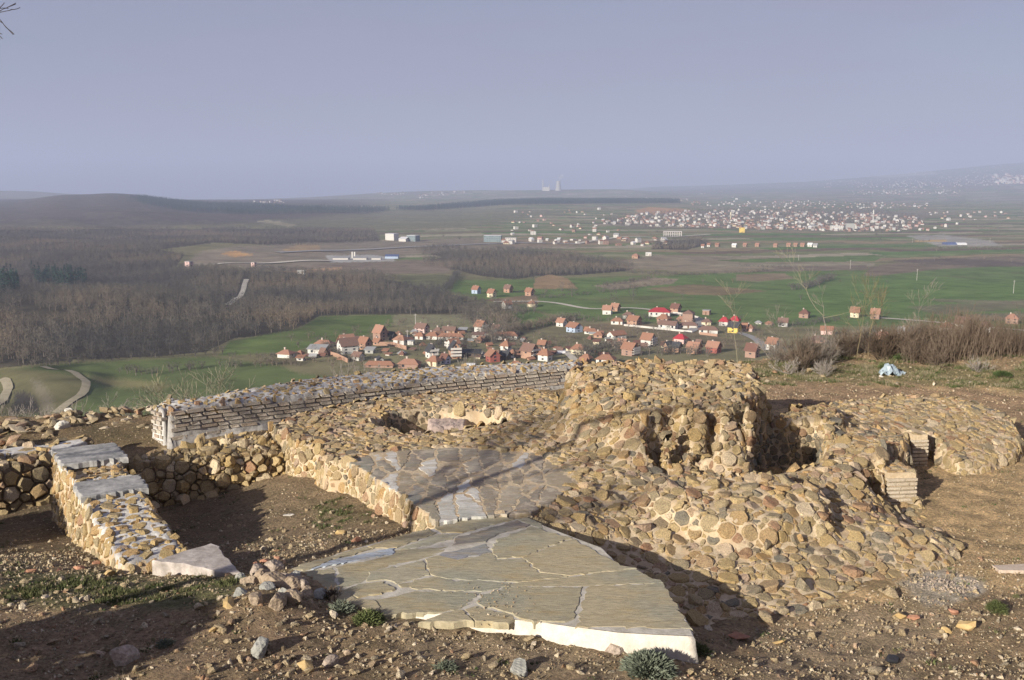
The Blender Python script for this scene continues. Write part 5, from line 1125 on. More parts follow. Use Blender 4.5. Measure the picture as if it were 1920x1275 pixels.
x, y, z = hit(1262,443); s = math.hypot(x, y) / F; root = empty('concrete_frame', (x, y + 8, z), R(-6)); tag(root, 'bare concrete building frame of open bays at the near edge of the town', 'building'); Wf, Hf = 34 * s, 9 * s
for f_ in range(3):
    m = MB(); m.box(-Wf / 2, Wf / 2, -8, 8, Hf * (f_ + 1) / 3 - .8, Hf * (f_ + 1) / 3); obj('floor_slab', m.mesh('floor_slab', M['wall_pale']), root)
for i in range(9):
    m = MB(); m.box(-.6, .6, -8, -6.6, -1, Hf - .9); obj('column', m.mesh('column', M['wall_pale']), root, loc=(-Wf / 2 + 1 + i * (Wf - 2) / 8, 0, 0))
def lathe(prof, n=16, mi=0):
    m = MB(); v = [(r * math.cos(2 * math.pi * k / n), r * math.sin(2 * math.pi * k / n), z) for r, z in prof for k in range(n)]; m.add(v, [(i * n + k, i * n + (k + 1) % n, (i + 1) * n + (k + 1) % n, (i + 1) * n + k) for i in range(len(prof) - 1) for k in range(n)] + [tuple(range((len(prof) - 1) * n, len(prof) * n))], mi=mi); return m
def tower(px, base, wpx, hpx, prof, name, label, cat, mat, y0=200):
    x, y, z = hit(px, base, y0); s = math.hypot(x, y) / F; m = lathe([(r * wpx * s / 2, q * hpx * s) for r, q in prof]); o = obj(name, m.mesh(name, M[mat], True), loc=(x, y, z)); tag(o, label, cat); return o
tower(1637,416,2.6,22,[(1,-.1),(1,.62),(1.5,.63),(1.5,.66),(.9,.67),(.9,.86),(.05,1)],'minaret','slender white minaret rising over the town','minaret','wall_white')
tower(1370,412,2.6,15,[(1,-.1),(1,.62),(1.5,.63),(1.5,.66),(.9,.67),(.9,.86),(.05,1)],'minaret','smaller tan minaret in the middle of the town','minaret','wall_cream')
tower(661,484,3.2,12,[(1,-.1),(1,.9),(.7,.97),(.05,1)],'silo','white silo, left of the twins at the gravel works','silo','wall_white'); tower(665.5,484,3.2,12,[(1,-.1),(1,.9),(.7,.97),(.05,1)],'silo','white silo, right of the twins at the gravel works','silo','wall_white')
M['far_conc'] = plain('far_concrete', (.40, .39, .36)); M['plume'] = plain('steam', (.85, .85, .87), 1.0)  # even grey concrete of the distant power station
tower(1047,358,12,18,[(1,0),(.82,.3),(.66,.6),(.6,.8),(.64,1)],'cooling_tower','distant cooling tower with a steam plume on the horizon','cooling tower','far_conc')
tower(1018,358,2.2,21,[(1,0),(.7,1)],'power_station_chimney','tall thin chimney of the distant power station','chimney','far_conc'); tower(1030,358,2.0,12,[(1,0),(.8,1)],'power_station_chimney','shorter chimney between the tall one and the cooling tower','chimney','far_conc')
house(1024,358,14,7,'flat','pale','grey','boiler house of the distant power station',0,1,0,0,.5,'boiler_house','power station',win=0)
x, y, z = hit(1047,358); s = math.hypot(x, y) / F; bm = bmesh.new(); r_ = random.Random(3)
for i in range(26):
    t_ = i / 25; mt = Matrix.Translation((t_ * 7 * s + r_.gauss(0, .8 * s), r_.gauss(0, s), (18 + t_ * 10) * s)) @ Matrix.Diagonal(((1.4 + 2.2 * t_) * s, (1.4 + 2.2 * t_) * s, (1.2 + 1.4 * t_) * s, 1)); bmesh.ops.create_icosphere(bm, subdivisions=2, radius=1, matrix=mt)
me = bpy.data.meshes.new('steam_plume'); bm.to_mesh(me); bm.free(); mpl = bpy.data.materials.new('steam_vapour'); mpl.use_nodes = True; t = mpl.node_tree; t.nodes.clear(); ou = t.nodes.new('ShaderNodeOutputMaterial'); pv = t.nodes.new('ShaderNodeVolumePrincipled'); pv.inputs['Density'].default_value = .02; pv.inputs['Color'].default_value = (1, 1, 1, 1); t.links.new(pv.outputs[0], ou.inputs['Volume'])
me.materials.append(mpl); o = obj('steam_plume', me, loc=(x, y, z)); tag(o, 'white steam plume drifting right off the cooling tower', 'steam', kind='stuff')
for px, base, hp_, lb in ((1719,526,20,'utility pole standing in the broad green field'),(1900,550,22,'utility pole in the green field near the right edge'),(1594,504,16,'utility pole at the edge of the brown strip fields'),(1497,489,11,'short utility pole far out between the strip fields'),(1856,455,8,'utility pole beside the pale gravel yard'),(1711,455,7,'utility pole left of the arched hangars'),(779,612,24,'pale utility pole at the top of the straw field'),(764,640,22,'pale utility pole behind the pink-walled house')):
    x, y, z = hit(px, base); s = math.hypot(x, y) / F; root = empty('utility_pole', (x, y, z)); tag(root, lb, 'pole'); m = MB(); m.tube([(0, 0, -1), (0, 0, hp_ * s)], [.18, .12], 5); obj('pole_shaft', m.mesh('pole_shaft', M['wall_pale']), root); m = MB(); m.box(-1.1, 1.1, -.08, .08, 0, .16); obj('crossarm', m.mesh('crossarm', M['wall_pale']), root, loc=(0, 0, hp_ * s - .8))

# ---------------------------------------------------------------- the far town and villages
def small_house(seed):
    r_ = random.Random(seed); m = MB(); L, D, H, hr = r_.uniform(9, 13), r_.uniform(8, 10), r_.choice([3.2, 5.6, 6, 8.4]), r_.uniform(2, 3.4); k = r_.choice(['gable', 'hip', 'hip', 'flat' if seed % 5 == 0 else 'gable'])
    if k == 'flat': m.box(-L / 2, L / 2, -D / 2, D / 2, -1.5, H)
    else: walls_mb(m, L, D, H, hr, k); roof_mb(m, L, D, H, hr, k, 1)
    for f_ in range(max(1, int(H / 2.8))):
        for i in range(3): x0 = -L / 2 + (i + .5) * L / 3; m.box(x0 - .6, x0 + .6, -D / 2 - .06, -D / 2 + .1, f_ * 2.8 + .9, f_ * 2.8 + 2.2, mi=2)
    wall = ['white', 'pale', 'brick', 'pale', 'pale', 'cream', 'white', 'orange', 'pale', 'pink', 'pale', 'brick'][seed % 12]; roof = ['tile', 'tile', 'orange', 'brown', 'tile', 'tile', 'grey', 'orange', 'white', 'tile', 'orange', 'brown'][seed % 12]
    return m.mesh('house', [M['wall_' + wall], M['roof_' + roof], M['glass']]), wall, roof
SMALL = [small_house(i) for i in range(12)]
TN = [([(1130,412),(1230,399),(1330,396),(1440,393),(1560,399),(1640,399),(1720,410),(1740,420),(1690,434),(1600,435),(1500,432),(1400,430),(1300,426),(1200,424),(1130,420)], 760, 'town', 2), ([(1290,380),(1480,376),(1740,382),(1740,391),(1500,392),(1300,386)], 170, 'villages above the town', 2),
      ([(960,398),(1150,392),(1180,420),(1150,446),(960,446)], 46, 'scattered houses left of the town', 5), ([(1740,398),(1900,398),(1900,412),(1740,414)], 26, 'scattered houses right of the town', 4), ([(940,446),(1250,446),(1250,462),(940,458)], 44, 'houses along the far road', 4),
      ([(1700,424),(1800,420),(1800,430),(1700,436)], 10, 'houses at the town right edge', 4)]
TF = [([(1560,340),(1700,333),(1920,326),(1940,345),(1760,352),(1580,352)], 420), ([(1590,358),(1800,354),(1800,364),(1600,366)], 90), ([(1150,345),(1400,340),(1560,338),(1560,352),(1150,352)], 110), ([(780,373),(800,371),(880,360),(860,358),(800,362),(780,368)], 40), ([(700,362),(760,361),(760,366),(700,365)], 22), ([(470,378),(540,375),(540,380),(480,382)], 20), ([(1740,300),(1940,296),(1940,320),(1700,328)], 80), ([(1160,368),(1290,374),(1290,378),(1100,374)], 16)]
rt = np.random.RandomState(12); far = []
def sample_px(poly, n):
    x0, x1 = min(q[0] for q in poly), max(q[0] for q in poly); y0_, y1 = min(q[1] for q in poly), max(q[1] for q in poly); out = []; g_ = 0
    while len(out) < n and g_ < n * 30:
        g_ += 1; a, b_ = rt.uniform(x0, x1), rt.uniform(y0_, y1)
        if inpoly(poly, np.array(a), np.array(b_)): out.append((a, b_))
    return out
for poly, n, place, ms in TN:
    for (a, b_) in sample_px(poly, n):
        x, y, z = hit(a, b_, 1200); far.append((x, y, z, place, rt.randint(12), math.radians(rt.choice([-35, 40, -20, 15]) + rt.uniform(-12, 12)), rt.uniform(.42, .78)))
far.sort(key=lambda q: math.hypot(q[0], q[1])); nm_ = {'white': 'white', 'brick': 'brick-red', 'pale': 'pale grey', 'cream': 'cream', 'orange': 'orange', 'pink': 'pink'}; rn = {'tile': 'red-tiled', 'orange': 'orange', 'brown': 'brown', 'grey': 'grey', 'white': 'white'}
hs_count = 0; rest = [[] for _ in range(12)]
for (x, y, z, place, k, yw, s) in far:
    if hs_count < 168:
        me, wl, rf = SMALL[k]; o = obj('house', me, loc=(x, y, z), rot=(0, 0, yw), scale=s); tag(o, f'tiny {nm_[wl]} house with {rn[rf]} roof among the {place}' if place != 'town' else f'tiny {nm_[wl]} house with {rn[rf]} roof in the distant town', 'house', 'houses of the distant town and hamlets'); hs_count += 1
    else: rest[k].append((x, y, z, s))
for poly, n in TF:
    for (a, b_) in sample_px(poly, n): x, y, z = hit(a, b_, 6800 if poly[0][0] < 1000 else 3000); rest[rt.randint(12)].append((x, y, z, rt.uniform(.55, 1.0)))
for (a, b_) in sample_px([(1860,330),(1925,328),(1925,346),(1870,345)], 60): x, y, z = hit(a, b_, 3000); rest[rt.choice([0, 1, 3])].append((x, y, z, rt.uniform(2, 3.5)))
allr = [q for r_ in rest for q in r_]
tt = scatter_px([[(1130,405),(1330,392),(1640,392),(1740,412),(1690,438),(1400,434),(1130,424)]], 26, 4500, 21); instancer('town_trees', tt, 1.2 + 1.4 * rt.rand(len(tt)), BUSHES, 'leafless trees between the houses of the far town', 22)
instancer('far_houses', [q[:3] for q in allr], [q[3] for q in allr], [s_[0] for s_ in SMALL], 'far-off houses of the towns and villages on the plain', 4)

# ================================================================ LOOSE STONES AND PEBBLES
LOOSE = []
for i in range(10):
    V, Fs = rock_hull(random.Random(300 + i), 1, rnd.uniform(.65, .95), rnd.uniform(.5, .85), 17, .78); LOOSE.append(mesh('loose_stone', V, Fs, M['loose']))
LUMP = []
for i in range(4):
    bm = bmesh.new(); bmesh.ops.create_icosphere(bm, subdivisions=4, radius=1); r_ = random.Random(i); pl = [(Vector((r_.gauss(0, 1), r_.gauss(0, 1), r_.gauss(0, 1))).normalized(), r_.uniform(.5, .85)) for _ in range(11)]
    for v in bm.verts:
        c0 = v.co.copy()
        for nn, dd_ in pl:
            k = v.co.dot(nn) - dd_
            if k > 0: v.co -= nn * k * .93
        q = v.co * 4.3; v.co *= 1 + .035 * (math.sin(q.x * 2.3 + i) * math.sin(q.y * 2.9 + 1) + math.sin(q.z * 5.1 + q.x * 3.3) * .6) + r_.gauss(0, .008)
    me_ = bpy.data.meshes.new('loose_stone'); bm.to_mesh(me_); bm.free(); me_.materials.append(M['loose']); LUMP.append(me_)
def loose(px, py, r, label, group=None, z=None, mat=None, sc_=None, name='loose_stone', cat='stone', rs=rnd, rot=None):
    for _ in range(3):
        zz = G(*P(px, py, z if z is not None else (zz if _ else .3))); zz = float(zz)
        if z is not None: break
    x, y = P(px, py, z if z is not None else zz); me = LUMP[rs.randrange(4)] if mat in ('pinkrock', 'whiterock', 'greyrock', 'crust') else LOOSE[rs.randrange(10)]
    if mat: me = me.copy(); me.materials.clear(); me.materials.append(M[mat])
    s = sc_ or (r, r * rs.uniform(.7, 1), r * rs.uniform(.55, .9)); o = obj(name, me, loc=(x, y, (zz if z is None else z) + s[2] * .35), rot=rot or (rs.uniform(-.5, .5), rs.uniform(-.5, .5), rs.uniform(0, 6.3)), scale=s); tag(o, label, cat, group); return o
M['pinkrock'] = two_tone('pinkish_white_rock', (.20, .155, .12), (.46, .38, .31), 30); M['crust'] = two_tone('crusty_tan_rock', (.20, .15, .10), (.42, .33, .24), 34); M['rust'] = two_tone('rust_brown_stone', (.30, .14, .09), (.40, .22, .14), 16); M['greyrock'] = two_tone('grey_rock', (.22, .22, .20), (.36, .35, .31), 14); M['ochre'] = two_tone('ochre_rock', (.38, .26, .11), (.50, .36, .18), 14); M['whiterock'] = two_tone('white_rock', (.36, .33, .28), (.60, .57, .51), 24)
rl = random.Random(55)
def ytop(px): return np.interp(px, [0, 60, 150, 285], [800, 786, 776, 764])
for i in range(150):                                                # the bank of loose stones on the left
    px = rl.uniform(-30, 286); t_ = rl.random() ** 1.5; py = ytop(px) + t_ * np.interp(px, [0, 140, 285], [56, 34, 44]); z = .04 + .20 * (1 - t_) * rl.uniform(.3, 1)
    loose(px, py, rl.uniform(.08, .17) * (1.25 if px < 120 else .9), 'angular ochre stone in the loose stone bank at the left edge', 'stones of the loose bank', z, None, rs=rl)
for px, py, r, mt, lb in [(36,806,.20,None,'large upright ochre stone at the left of the loose bank'),(118,806,.16,'whiterock','round white boulder in the loose stone bank'),(128,778,.13,'whiterock','flat white stone on top of the loose stone bank'),(60,822,.12,'whiterock','split white stone at the foot of the bank'),(6,818,.2,'ochre','yellow ochre block at the very left edge'),
    (232,1238,.13,'pinkrock','big pinkish-white rock at the bottom left'),(205,1080,.09,'ochre','ochre stone lying in the grass at lower left'),(430,1136,.10,'ochre','tall ochre stone left of the mortar rubble'),(398,1184,.06,'ochre','small bright ochre stone below the mortar rubble'),(372,1142,.07,None,'flat tan stone in the soil left of the tall ochre stone'),(488,1220,.11,'greyrock','dark grey block half in shadow at the bottom'),
    (620,1245,.09,'pinkrock','pale rust-spotted stone at the bottom left of centre'),(572,1252,.10,'ochre','pair of ochre stones at the bottom edge'),(975,1262,.12,'greyrock','large grey rock at the bottom centre'),(1385,1198,.13,'rust','flat brown slab of stone right of the terrace corner'),(1462,1205,.08,'ochre','yellowish stone right of the flat brown slab'),(1668,1118,.13,None,'rounded brown stone at the foot of the apron'),(1812,1178,.12,'ochre','flat orange-brown stone at lower right'),
    (1790,1152,.08,'rust','reddish stone above the flat orange-brown one'),(1775,1185,.07,'ochre','small pale yellow stone left of the flat orange-brown one'),(1685,1158,.10,'ochre','tilted ochre stone between the apron and the bottom edge'),(1712,1160,.09,'rust','rust-coloured stone beside the tilted ochre one'),(1030,1190,.055,'ochre','small ochre stone against the white terrace edge'),(1045,1196,.05,'ochre','second small ochre stone against the white terrace edge'),
    (1150,1222,.10,'pinkrock','pale stone below the white terrace edge'),(1178,1215,.05,'ochre','little stone leaning on the terrace edge'),(640,1002,.08,'ochre','ochre stone on the pit floor'),(668,1016,.09,'rust','brown stone beside the ochre one on the pit floor'),(1440,1165,.13,None,'brown boulder at the shadowed foot of the apron'),(1465,1150,.10,None,'tan boulder right of the shadowed one'),(1640,1262,.08,None,'stone at the bottom edge right of centre'),(1690,1190,.06,None,'small stone below the tilted ochre one')]:
    loose(px, py, r, lb, mat=mt, rs=rl)
for px, py, r, mt in [(480,1080,.13,'pinkrock'),(512,1074,.12,'pinkrock'),(526,1096,.15,'pinkrock'),(552,1084,.10,'greyrock'),(560,1110,.12,'pinkrock'),(500,1112,.10,'greyrock'),(535,1122,.09,'greyrock')]: loose(px, py, r, 'lump of pale crumbling mortar rubble at the near left corner of the terrace', 'mortar rubble lumps', None, mt, rs=rl, name='mortar_lump', cat='rubble')
for px, py, r in [(455,1092,.09),(470,1100,.12),(492,1096,.14),(515,1104,.16),(540,1108,.13),(560,1100,.12),(575,1120,.10),(548,1130,.11),(520,1136,.12),(480,1128,.10),(600,1120,.09),(450,1118,.08)]: loose(px, py, r, 'rough brown stone heaped at the near left corner of the terrace', 'rough stones heaped by the terrace corner', None, 'greyrock' if r < .1 else 'crust', rs=rl, name='rough_stone', cat='stone')
for px, py, r in [(497,1056,.07),(520,1050,.06),(478,1062,.06),(512,1064,.05),(150,1072,.10),(55,1078,.10),(110,1074,.08),(20,1066,.08),(330,1068,.06),(180,1060,.08)]: loose(px, py, r, 'reddish stone fragment along the edge of the foreground bank', 'reddish fragments on the bank edge', None, 'rust', rs=rl)
for i in range(130):
    px, py = rl.uniform(0, 1920), rl.uniform(1120, 1272)
    if inpoly(slab_px, np.array(px), np.array(py)) or (1000 < px < 1760 and py < 1175) or (640 < px < 1320 and py < np.interp(px, [640, 1320], [1150, 1245])): continue
    loose(px, py, rl.uniform(.02, .07), 'small loose stone lying on the foreground soil', 'small loose stones in the foreground', rs=rl)
for i in range(30):
    px, py = rl.uniform(1430, 1920), rl.uniform(690, 722) ; loose(px, py, rl.uniform(.04, .11), 'pale stone on the grassy rim of the terrace', 'pale stones on the grassy rim', .02, rs=rl)
for px, py, l_ in ((1690, 1160, 0), ): pass
loose(545, 966, .1, 'flat white flake on the dark pit floor', None, None, 'whiterock', (.10, .05, .014), name='stone_flake', rot=(0, 0, .2), rs=rl)
# planks of pale wood at the right edge
for px, py, rz, L_, lb in ((1898,1064,.12,.22,'weathered plank at the right edge, upper of two'),(1905,1074,-.05,.22,'weathered plank at the right edge, lower of two')):
    x, y = P(px, py, .1); m = MB(); m.box(-L_, L_, -.05, .05, 0, .04); M.setdefault('plank', two_tone('weathered_wood', (.42, .33, .26), (.56, .47, .38), 20)); o = obj('plank', m.mesh('plank', M['plank']), loc=(x, y, float(G(x, y)) + .01), rot=(0, 0, rz)); tag(o, lb, 'plank')
PEB = []
for i in range(4): V, Fs = rock_hull(random.Random(500 + i), 1, .8, .55, 9); PEB.append(mesh('pebble', V, Fs, M['loose']))
rp = np.random.RandomState(8)
def on_ground(n, x0, x1, y0_, y1, mask=None):
    x = rp.uniform(x0, x1, n); y = rp.uniform(y0_, y1, n); k = (sdist(OUT, x, y) < -.02) & (sdist(SLAB, x, y) < -.04) & (sdist(WG, x, y) < 0)
    if mask is not None: k &= mask(x, y)
    x, y = x[k], y[k]; return np.stack([x, y, G(x, y)], -1)
p1 = on_ground(46000, -6.5, 6.5, 6.8, 11.5, lambda x, y: wob(x, y, 1.3, 2) + .6 * wob(x, y, .5, 4) > -.55); p2 = on_ground(32000, -10, 12, 9.5, 19, lambda x, y: wob(x, y, 1.7, 2) > -.4); p3 = on_ground(6000, 4, 14, 19, 26)
ps = np.concatenate([p1, p2, p3]); sz = np.concatenate([.004 + .020 * rp.rand(len(p1)) ** 2.2 + .03 * (rp.rand(len(p1)) < .03), .006 + .018 * rp.rand(len(p2)) ** 2.5, .01 + .03 * rp.rand(len(p3)) ** 2])
pe = on_ground(1500, -7, 9, 7, 13, lambda x, y: wob(x, y, 1.3, 2) > -.5); instancer('stone_scatter', pe, .018 + .045 * rp.rand(len(pe)) ** 3, LOOSE, 'small broken stones strewn over the soil', 13, 3.1)
instancer('gravel', ps, sz, PEB, 'pebbles and gravel on the soil', 3, 3.1)
q = [P(*a) for a in [(1690,1092,.1),(1760,1068,.1),(1850,1090,.1),(1820,1122,.1),(1740,1138,.1)]]; p4 = on_ground(12000, 4.5, 7, 10.3, 11.9, lambda x, y: sdist(q, x, y) + .25 * wob(x, y, .6, 2) > .1); PW_ = []
for i in range(2): V, Fs = rock_hull(random.Random(510 + i), 1, .8, .6, 9); PW_.append(mesh('chip', V, Fs, M['pinkrock']))
instancer('white_rubble', p4, .004 + .028 * rp.rand(len(p4)) ** 4, PW_, 'patch of white mortar rubble at the foot of the apron', 5, 3.1)
# little stones fallen on the terrace
tp = [(P(rl.gauss(930, 45) , rl.gauss(1125, 18), SLABZ), rl.uniform(.006, .018)) for i in range(90)]; instancer('terrace_grit', [(a[0], a[1], SLABZ + .004) for a, s in tp], [s for a, s in tp], PEB, 'grit lying on the flagstones', 6, 3.1)

# ================================================================ GRASS, SHRUBS, SAPLINGS
M['grass'] = twig_mat('grass_blades', (.085, .10, .035), (.17, .165, .075)); M['dry'] = twig_mat('dry_stalks', (.30, .23, .14), (.42, .35, .24)); M['thyme'] = twig_mat('grey_green_leaves', (.14, .16, .11), (.20, .22, .16)); M['leaf'] = twig_mat('low_leaves', (.06, .09, .03), (.12, .14, .05))
def tuft(seed, n, h, spread, mat, wd=.004):
    r_ = random.Random(seed); m = MB()
    for i in range(n):
        a, r0 = r_.uniform(0, 6.28), spread * r_.random() ** .5; p = Vector((r0 * math.cos(a), r0 * math.sin(a), -.005)); hh = h * r_.uniform(.5, 1.1); d = Vector((math.cos(a) * r_.uniform(0, .6), math.sin(a) * r_.uniform(0, .6), 1)) * hh; s = Vector((-math.sin(a + 1), math.cos(a + 1), 0)) * wd
        m.add([p - s, p + s, p + d], [(0, 1, 2)])
    return m.mesh('grass_tuft', M[mat])
TUFT = [tuft(i, 22, .05, .05, 'grass') for i in range(3)]; DRY = [tuft(30 + i, 14, .08, .05, 'dry', .002) for i in range(2)]; LEAF = [tuft(60 + i, 16, .03, .05, 'leaf', .012) for i in range(2)]
GR = [PW(a) for a in ([(0,1068,.7),(300,1075,.7),(470,1085,.65),(430,1130,.7),(200,1165,.8),(0,1150,.8)], [(590,940,.3),(650,930,.3),(700,960,.4),(690,985,.4),(600,990,.4)])]
inG = lambda x, y: (np.maximum.reduce([sdist(g, x, y) for g in GR]) > 0) & (wob(x, y, .8, 3) + .9 * wob(x, y, .22, 1) > .35)
gp = on_ground(34000, -8, 0, 8.5, 14, inG); instancer('grass', gp, .35 + .8 * rp.rand(len(gp)), TUFT + LEAF[:1], 'short green grass on the bank', 7)
rim = [P(*a) for a in [(1400,678,0),(1960,690,0),(1960,728,0),(1640,718,0),(1440,716,0)]]
gp = on_ground(30000, 5, 14, 20.5, 27, lambda x, y: (sdist(rim, x, y) > -.3) & (wob(x, y, 1.1, 3) > .15)); instancer('rim_grass', gp, .5 + 1.2 * rp.rand(len(gp)), TUFT + LEAF + DRY, 'grass and weeds along the terrace rim', 8)
gp = on_ground(9000, -10, 13, 7, 20, lambda x, y: wob(x, y, 1.1, 5) > .3); instancer('weeds', gp, .3 + .7 * rp.rand(len(gp)), LEAF + DRY + TUFT[:1], 'small weeds and dry stalks on the soil', 9)
def grow(m, p, d, L, r, dep, rs, mi=0, spread=.55, up=.15, nseg=3, kids=(2, 3), shrink=.72, rmin=.0018):
    pts = [p]; rad = [r]; q = Vector(p); dd = Vector(d).normalized()
    for i in range(nseg):
        dd = (dd + Vector((rs.gauss(0, .13), rs.gauss(0, .13), rs.gauss(0, .10) + up * .3))).normalized(); q = q + dd * L / nseg; pts.append(q.copy()); rad.append(max(rmin, r * (1 - .42 * (i + 1) / nseg)))
    m.tube(pts, rad, 4 if r > .012 else 3, mi)
    if dep <= 0: return
    for k in range(rs.randint(*kids)):
        i = rs.randint(1, nseg); b_ = Vector(pts[i]); nd = (dd + Vector((rs.gauss(0, spread), rs.gauss(0, spread), rs.gauss(0, spread * .6) + up))).normalized(); grow(m, b_, nd, L * shrink * rs.uniform(.75, 1.15), max(rmin, rad[i] * .68), dep - 1, rs, mi, spread, up, nseg, kids, shrink, rmin)
    grow(m, q, dd, L * shrink, rad[-1], dep - 1, rs, mi, spread, up, nseg, kids, shrink, rmin)
for k_, c_ in {'lichen': ((.25, .225, .165), (.28, .25, .16)), 'pale_twig': ((.27, .23, .19), (.33, .29, .25)), 'brown_stem': ((.15, .112, .08), (.18, .135, .10)), 'grey_stem': ((.22, .19, .16), (.26, .22, .18)), 'yellow_stem': ((.20, .165, .095), (.23, .18, .10)), 'dark_stem': ((.09, .065, .045), (.12, .085, .06)), 'rust_stem': ((.16, .12, .09), (.19, .14, .10))}.items(): M[k_] = twig_mat(k_, *c_)
def shrub(px, base, z, n, L, r, dep, mat, name, label, cat='shrub', seed=1, spread=.5, lean=.5, up=.2, x=None, y=None, kids=(2, 3), rmin=.003):
    if x is None: x, y = P(px, base, z)
    rs = random.Random(seed); root = empty(name, (x, y, z)); tag(root, label, cat)
    for k in range(n):
        m = MB(); a = 6.28 * (k + rs.random()) / n; grow(m, (rs.gauss(0, .04), rs.gauss(0, .04), -.1), (math.cos(a) * lean * rs.random(), math.sin(a) * lean * rs.random(), 1), L * rs.uniform(.75, 1.15), r, dep, rs, 0, spread, up, 3, kids, .74, rmin); obj('stem', m.mesh('stem', M[mat]), root)
    return root
shrub(0, 0, -1.35, 7, .68, .026, 4, 'lichen', 'bare_shrub', 'spreading leafless shrub with lichen-yellow branches beyond the curved brick wall', seed=3, spread=.7, lean=1.5, up=.10, kids=(1, 2), x=-6.75, y=22.2, rmin=.004)
shrub(0, 0, -1.2, 5, .62, .018, 4, 'lichen', 'bare_shrub', 'smaller yellowish leafless shrub left of the spreading one', seed=5, spread=.6, lean=1.3, up=.1, x=-7.6, y=22.3, rmin=.004)
for i, (X0, Y0) in enumerate([(-10.9, 20.2), (-10.1, 20.0), (-9.3, 20.1), (-8.6, 20.6)]): shrub(0, 0, -.75, 14, .36, .008, 3, 'pale_twig', 'pale_bush', f"whitish wispy bush behind the loose stones, {['leftmost', 'second', 'third', 'rightmost'][i]} of four", seed=20 + i, spread=.45, lean=1.5, up=.05, x=X0, y=Y0, rmin=.003)
for i, (X0, Y0) in enumerate([(-3.9, 22.9), (-3.5, 23.1), (-1.6, 23.3), (-1.0, 23.5)]): shrub(0, 0, -.75, 7, .45, .009, 3, 'pale_twig', 'dry_bush', f"pale dry stems rising behind the curved wall, {['first', 'second', 'third', 'fourth'][i]} from the left", seed=30 + i, spread=.3, lean=.6, up=.3, x=X0, y=Y0, rmin=.003)
# crooked sapling and its neighbours on the right
def sapling(pxs, y, radii, mat, label, seed, twigs=5, tl=.4, dep=2, root=None):
    rs = random.Random(seed); pts = []
    for px, py in pxs: u, dy, dz = ray(px, py); t_ = y / dy; pts.append(Vector((u * t_, y + rs.gauss(0, .04), CAMH + dz * t_)))
    own_ = root is None
    if own_: root = empty('sapling', pts[0]); tag(root, label, 'sapling')
    base = root.location.copy(); radii = [r * .5 for r in radii]; m = MB(); m.tube([p - base for p in pts], radii, 5); obj('trunk' if own_ else 'branch', m.mesh('trunk', M[mat]), root)
    for k in range(twigs):
        i = rs.randint(len(pts) // 2, len(pts) - 1); m = MB(); d = (pts[i] - pts[i - 1]).normalized(); grow(m, pts[i] - base, d + Vector((rs.gauss(0, .7), rs.gauss(0, .5), rs.uniform(-.1, .4))), tl, radii[i] * .7, dep, rs, 0, .4, .12, rmin=.002); obj('branch', m.mesh('branch', M[mat]), root)
    return root
crook = sapling([(1558,695),(1553,650),(1547,610),(1544,592)], 24.6, [.03,.028,.024,.022], 'grey_stem', 'tall crooked sapling with a forked curving stem right of the mound', 3, 0)
sapling([(1544,592),(1530,578),(1518,560),(1512,543),(1505,535),(1500,515),(1488,500)], 24.6, [.022,.018,.015,.012,.01,.006,.004], 'lichen', '', 4, 7, .3, root=crook)
sapling([(1544,592),(1543,575),(1541,560)], 24.6, [.016,.01,.006], 'grey_stem', '', 5, 3, .25, root=crook); sapling([(1545,596),(1570,590),(1590,585),(1620,590)], 24.6, [.014,.01,.007,.004], 'lichen', '', 6, 4, .22, root=crook)
sapling([(1606,690),(1608,660),(1613,630),(1618,600),(1614,568)], 25, [.022,.02,.016,.01,.005], 'yellow_stem', 'straight sapling with a yellow lichen-covered stem right of the crooked one', 7, 9, .4, 2)
sapling([(1632,690),(1630,660),(1632,625),(1640,590),(1634,566)], 25.2, [.024,.02,.016,.01,.005], 'yellow_stem', 'yellow-stemmed sapling, right of the pair', 8, 9, .4, 2); sapling([(1650,690),(1645,660),(1648,620),(1658,585)], 25.4, [.018,.014,.01,.005], 'brown_stem', 'thin brown sapling behind the yellow-stemmed pair', 9, 8, .35, 2)
sapling([(1382,680),(1380,650),(1375,620),(1379,590),(1376,560)], 23.8, [.018,.014,.01,.007,.003], 'lichen', 'thin sapling rising behind the mound top', 10, 8, .3, 2); sapling([(1726,650),(1724,620),(1722,585),(1735,560)], 25.5, [.014,.01,.007,.003], 'grey_stem', 'slim grey sapling standing above the bushes', 12, 7, .3, 2)
sapling([(1476,690),(1470,660),(1462,635),(1455,615)], 24.4, [.012,.01,.007,.003], 'grey_stem', 'small leaning sapling left of the bare shrub', 14, 8, .28, 2)
